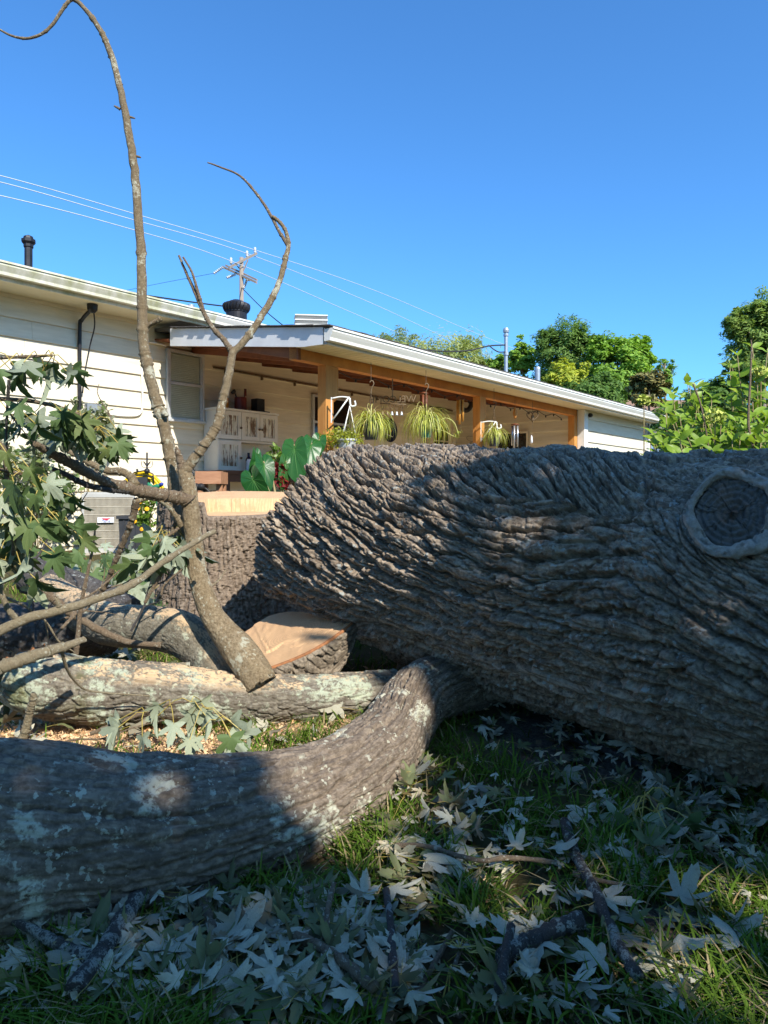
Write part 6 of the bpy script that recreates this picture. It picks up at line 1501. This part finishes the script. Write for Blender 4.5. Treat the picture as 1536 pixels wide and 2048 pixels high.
# hanging baskets with spider plants
M['spider'] = leaf_mat("spider_plant_blade", (0.44, 0.50, 0.06), (0.50, 0.55, 0.12), .3, .45, .45, .3)
M['spider2'] = leaf_mat("spider_plant_pale_blade", (0.72, 0.72, 0.28), (0.72, 0.72, 0.30), .3, .3, .45, .3)
M['spider3'] = leaf_mat("petunia_leaf", (0.34, 0.38, 0.03), (0.36, 0.40, 0.06), .3, .45)
def arch_blades(c, n, L, rng, up=.5, wid=.010):
    a = rng.random(n) * 6.283; Ls = L * (.30 + .85 * rng.random(n)); e = up * (.3 + .9 * rng.random(n)); seg = 7; u = np.linspace(0, 1, seg + 1)
    el = e[:, None] * 1.8 + .15 - (2.0 + 1.0 * rng.random(n))[:, None] * u[None] ** 1.05
    st = Ls[:, None] / seg
    r = np.cumsum(np.cos(el) * st, 1); z = np.cumsum(np.sin(el) * st, 1); r = np.maximum(r, 0)
    dirv = np.stack([np.cos(a), np.sin(a), 0 * a], -1); side = np.stack([-np.sin(a), np.cos(a), 0 * a], -1)
    p = np.array(c) + dirv[:, None] * (r * .8)[..., None] + np.array([0, 0, 1.]) * z[..., None]
    w = wid * (.7 + .6 * rng.random(n))[:, None] * (1 - u[None] ** 3 * .9)
    V = np.stack([p - side[:, None] * w[..., None] * .5, p + side[:, None] * w[..., None] * .5], 2).reshape(-1, 3); k = 2 * (seg + 1)
    f = np.array([(2 * i, 2 * i + 1, 2 * i + 3, 2 * i + 2) for i in range(seg)]); return V, (np.arange(n)[:, None, None] * k + f[None]).reshape(-1, 4)
def basket(label, px, py, d, ztop, L, n, seed, pot='plastic_grey', rp=.10, hook=True):
    rng = np.random.default_rng(seed); c = P(px, py, d); root = thing("hanging_basket", c - (0, 0, .16), label, "hanging plant")
    put("pot", Geo().lathe([(rp * .65, -.15), (rp * .95, 0), (rp * 1.08, 0), (rp * 1.08, .015), (rp * .9, .015), (rp * .88, -.02), (.001, -.02)], c, 18), M[pot], root)
    V, Fs = arch_blades(c + (0, 0, .0), n, L, rng); put("foliage", (V, Fs), M['spider'], root, smooth=True, kind='stuff')
    V, Fs = arch_blades(c + (0, 0, .01), n // 2, L, rng, .7, .007); put("pale_foliage", (V, Fs), M['spider2'], root, smooth=True, kind='stuff')
    top = np.array([c[0], c[1], ztop])
    if hook:
        zk = c[2] + .34
        for k in range(3):
            t = k * 2.094 + .4; put("hanger_wire", Geo().tube([c + (rp * math.cos(t), rp * math.sin(t), 0), (c[0], c[1], zk)], .0022, 4), M['rust_metal'], root)
        hk = [(c[0], c[1], zk), (c[0] + .002, c[1], zk + .06), (c[0] + .018, c[1], zk + .09), (c[0] + .03, c[1], zk + .12), (c[0] + .02, c[1], zk + .148), (c[0], c[1], zk + .15), (c[0] - .015, c[1], zk + .13)]
        put("hook", Geo().tube(catmull(hk[::-1][:6] + [hk[0]], 24), .006, 6), M['rust_metal'], root, smooth=True)
        put("chain", Geo().tube([(c[0], c[1], zk + .15), top], .003, 4), M['rust_metal'], root)
    return root, c
basket("spider plant in a hanging basket just right of the first post", 742, 852, 7.6, 2.36, .42, 240, 51)
r, c = basket("biggest spider plant in a hanging basket between the first two posts", 852, 850, 8.3, 2.40, .50, 340, 52, pot='green_pot', rp=.09)
for e in ([(870, 850), (890, 836), (908, 845), (916, 866)], [(868, 858), (888, 862), (902, 870), (912, 874)]):
    q = [P(x, y, 8.25) for x, y in e]; put("runner", Geo().tube(catmull(q, 16), .004, 5), M['spider2'], r, smooth=True)
    V, Fs = arch_blades(q[-1], 26, .10, np.random.default_rng(len(q) + int(e[0][1])), .6, .006); put("plantlet", (V, Fs), M['spider'], r, kind='stuff')
basket("spider plant in a hanging basket right of the second post", 988, 872, 10.0, 2.44, .36, 170, 53)
def bracket_basket(label, s_post, px, py, d, seed, wide):
    root = thing("bracket_planter", P(px, py + 30, d), label, "hanging plant")
    a = H(s_post + .065, 2.56, 0)
    return root
def wall_bracket(label, a, out, L=.30, hgt=.34, chain_to=None):
    """White triangular plant bracket fixed on a post at a, reaching out."""
    root = thing("plant_bracket", a, label, "plant bracket"); out = np.array(out, float); out /= np.linalg.norm(out); a = np.array(a)
    put("back_plate", Geo().box(a + (0, 0, -hgt * .5), out * .004, np.cross(out, (0, 0, 1)) * .014, (0, 0, hgt * .55)), M['white'], root)
    put("arm", Geo().tube(catmull([a + out * .004, a + out * L * .5 + (0, 0, .015), a + out * L + (0, 0, .005)], 10), .009, 6), M['white'], root, smooth=True)
    put("brace", Geo().tube([a + (0, 0, -hgt), a + out * L * .92], .008, 6), M['white'], root, smooth=True)
    put("pulley_hook", Geo().tube(catmull([a + out * L, a + out * (L + .01) + (0, 0, -.08), a + out * (L + .06) + (0, 0, -.08), a + out * (L + .055) + (0, 0, -.03)], 16), .010, 6), M['white'], root, smooth=True)
    return root, a + out * L
r, tip = wall_bracket("white folding plant bracket on the first porch post", P(663, 797, 7.52), (1, -.15, 0), .20, .25)
c = P(694, 882, 7.45); root = thing("hanging_basket", c - (0, 0, .2), "pale grey pot of small yellow green trailing leaves hung on the first post bracket", "hanging plant")
put("pot", Geo().lathe([(.065, -.17), (.105, -.02), (.115, -.02), (.115, .0), (.09, .0), (.001, -.01)], c + (0, 0, .02), 18), M['clay'], root)
rng = np.random.default_rng(61); q, cc = crown_points(c + (-.03, 0, .03), (.23, .17, .11), 60, 34, rng, .4, .3); V, Fs = leaf_cards(q, .024, rng, .6); put("foliage", (V, Fs), M['spider3'], root, kind='stuff')
for k in range(3):
    t = k * 2.094; put("hanger_wire", Geo().tube([c + (.1 * math.cos(t), .1 * math.sin(t), .02), tip + (0, 0, -.08)], .004, 5), M['white'], root, smooth=True)
r, tip = wall_bracket("white folding plant bracket on the second porch post", P(962, 845, 10.0), (1, -.15, 0), .22, .26)
for k in range(2): put("hanger_wire", Geo().tube([tip + (0, 0, -.06), P(985 + k * 14, 872, 9.95)], .004, 5), M['white'], r, smooth=True)

# things hanging under the porch beam
def hang_line(root, top, bot, r=.003): put("cord", Geo().tube([top, bot], r, 4), M['rust_metal'], root)
c = P(786, 804, 8.4); root = thing("welcome_sign", c, "cut metal WELCOME sign seen from behind with small bells hanging under it", "sign")
hang_line(root, P(785, 758, 8.4), P(785, 797, 8.4), .006)
text("lettering", "WELCOME", .115, c + (0, 0, .03), math.pi - .12, 'rust_metal', root, .004)
put("bar", Geo().tube([P(760, 807, 8.4), P(812, 809, 8.35)], .006, 6), M['rust_metal'], root, smooth=True)
for k in range(5):
    q = P(765 + 9.5 * k, 822, 8.39); put("scroll", Geo().tube(catmull([q + (-.018, 0, .07), q + (-.012, 0, .035), q + (0, 0, .02), q + (.012, 0, .035), q + (.018, 0, .07)], 14), .003, 5), M['rust_metal'], root, smooth=True)
    put("bell", Geo().lathe([(.004, .02), (.012, .012), (.018, -.02), (.023, -.032), (.02, -.032)], q + (0, 0, -.022), 10), M['galv'] if k > 1 else M['rust_metal'], root, smooth=True)
def chime(label, px, py0, py1, d, mat, n, r, top_y, spread=.035):
    a = P(px, py0, d); L = (py1 - py0) / F * d; root = thing("wind_chime", a - (0, 0, L), label, "wind chime")
    hang_line(root, P(px, top_y, d), a + (0, 0, .05)); put("top_disc", Geo().lathe([(.01, .02), (spread + .018, .004), (spread + .018, -.008), (.01, -.012)], a + (0, 0, .02), 14), M['chime_brown'], root, smooth=True)
    for k in range(n):
        t = 6.283 * k / n + .5; q = a + (spread * math.cos(t), spread * math.sin(t), 0); put("tube", Geo().tube([q, q - (0, 0, L * (.72 + .28 * ((k * 3) % n) / n))], r, 8), M[mat], root, smooth=True)
    put("cord", Geo().tube([a, a - (0, 0, L * 1.25)], .002, 4), M['rust_metal'], root); put("striker", Geo().lathe([(.004, .012), (.022, 0), (.004, -.012)], a - (0, 0, L * .6), 10), M['chime_brown'], root, smooth=True)
chime("dark brown wooden wind chime above the biggest spider plant", 848, 790, 832, 8.6, 'chime_brown', 5, .016, 775)
chime("orange bamboo wind chime left of the second post", 921, 800, 852, 9.6, 'bamboo', 5, .017, 786, .04)
chime("silver tube wind chime right of the second post", 1030, 852, 902, 10.6, 'stainless', 5, .014, 800, .045)
c = P(1030, 826, 10.6); root = thing("hanging_gourd", c, "pale wooden fish shaped ornament above the silver wind chime", "ornament"); put("body", Geo().lathe([(.003, .09), (.022, .06), (.035, .0), (.022, -.06), (.010, -.09)], c, 12), M['cedar'], root, smooth=True)
c = P(1065, 832, 11.0); root = thing("heart_ornament", c, "rusty metal heart ornament hanging under the porch beam", "ornament")
hang_line(root, P(1065, 803, 11.0), c + (0, 0, .06))
t = np.linspace(0, 2 * math.pi, 48); put("heart_rim", Geo().tube([c + (.0055 * 16 * math.sin(a) ** 3, 0, .0055 * (13 * math.cos(a) - 5 * math.cos(2 * a) - 2 * math.cos(3 * a) - math.cos(4 * a))) for a in t], .008, 6), M['rust_metal'], root, smooth=True)
put("bird", Geo().lathe([(.004, .05), (.025, .02), (.022, -.04), (.006, -.08)], c + (0, 0, -.02), 10), M['rust_metal'], root, smooth=True); hang_line(root, c - (0, 0, .09), P(1064, 872, 11.0), .002)
put("tassel", Geo().lathe([(.004, .06), (.016, .03), (.022, -.05), (.012, -.07)], P(1063, 878, 11.0), 8), M['label'], root, smooth=True)
# dragonfly on the end wall
o_, zc_ = 1.0, 1.93
c = np.array(P(1100, 861, 12.6)); root = thing("dragonfly", c, "thin wire dragonfly decoration on the porch end wall", "wall ornament")
e_ = lambda a, b: H(7.46, 0.55 + a, 0) * np.array([1, 1, 0]) + np.array([0, 0, 1.98 + b])
root.location = tuple(e_(0, 0)); ORG[root.name] = e_(0, 0)
put("body", Geo().tube([e_(-.10, -.20), e_(.0, -.02), e_(.04, .08)], [.004, .012, .012], 6), M['rust_metal'], root, smooth=True)
for (a, b, w) in ((.28, .20, .05), (-.28, .08, .05), (.26, .02, .04), (-.24, -.10, .04)):
    t = np.linspace(0, 2 * math.pi, 28); L = math.hypot(a, b); put("wing", Geo().tube([e_(a / 2 * (1 - math.cos(q)) - b / L * w * math.sin(q), b / 2 * (1 - math.cos(q)) + a / L * w * math.sin(q)) for q in t], .004, 5), M['rust_metal'], root, smooth=True)
# wall plates and hose on the back wall
s_, z_ = HP(781, 861, .06); root = thing("wall_plate", H(s_, .04, z_), "round dark blue painted plate on the porch wall", "wall plate")
put("plate", Geo().lathe([(.001, .008), (.15, .010), (.20, .03), (.21, .028), (.20, .018), (.14, 0), (.001, 0)], H(s_, .025, z_), 32, axis=HN), M['bottle_blue'], root, smooth=True)
put("painted_bird", Geo().prism([H(s_ + .02, .037, z_ + .05), H(s_ + .07, .037, z_ + .0), H(s_ + .03, .037, z_ - .05), H(s_ - .01, .037, z_ - .02)], HN * .002), M['orange_pot'], root)
put("painted_branch", Geo().prism([H(s_ - .12, .037, z_ - .06), H(s_ + .10, .037, z_ - .10), H(s_ + .10, .037, z_ - .115), H(s_ - .12, .037, z_ - .075)], HN * .002), M['label'], root)
s_, z_ = HP(752, 838, .06); root = thing("wall_plate", H(s_, .04, z_), "round dark red ornament on the porch wall above the first spider plant", "wall plate")
put("plate", Geo().lathe([(.001, .02), (.06, .022), (.09, .012), (.09, 0), (.001, 0)], H(s_, .025, z_), 24, axis=HN), M['red'], root, smooth=True)
s_, z_ = HP(933, 802, .0); c = np.array(P(932, 803, 13.6)); root = thing("hose_coil", c, "black rubber coil hanging on the wall beside the second post", "hose")
for k in range(3):
    g = Geo().tube([c + (.11 * math.cos(t), .02 * k, .17 * math.sin(t)) for t in np.linspace(0, 6.283, 32)], .045, 8); put("coil", g, M['black'], root, smooth=True)
# string lights along the beam
root = thing("string_lights", H(5, 2.46, 2.32), "dark string of small lights looped along the inside of the porch beam", "string lights")
p = [H(1.3 + .31 * k, 2.44, 2.33 - .05 * (k % 2)) for k in range(20)]; put("cable", Geo().tube(catmull(p, 120), .006, 5), M['black'], root, smooth=True)
for k in range(20): put("bulb", Geo().lathe([(.004, 0), (.012, -.012), (.012, -.03), (.002, -.04)], p[k], 8), M['black'], root, smooth=True)

# neighbour's house seen past the far corner
nb = thing("neighbour_house", P(1330, 900, 34), "distant low house with a reddish brown roof seen past the far corner", "house")
M['nroof'] = pmat("reddish_roof", (0.30, 0.19, 0.14), (0.24, 0.15, 0.11), 20, .9, .3); M['nwall'] = pmat("blue_grey_wall", (0.22, 0.32, 0.45), (0.2, 0.3, 0.42), 5, .6, .1)
a = P(1268, 870, 34); b = P(1420, 870, 34)
put("wall", Geo().box((a + b) / 2 + (0, 3, -.6), (2.2, 0, 0), (0, 2.5, 0), (0, 0, 1.55)), M['nwall'], nb)
put("roof", Geo().prism([a + (-.3, .2, .95), a + (-.3, 3, 2.1), a + (-.3, 5.8, .95)], (4.6, 0, 0)), M['nroof'], nb)
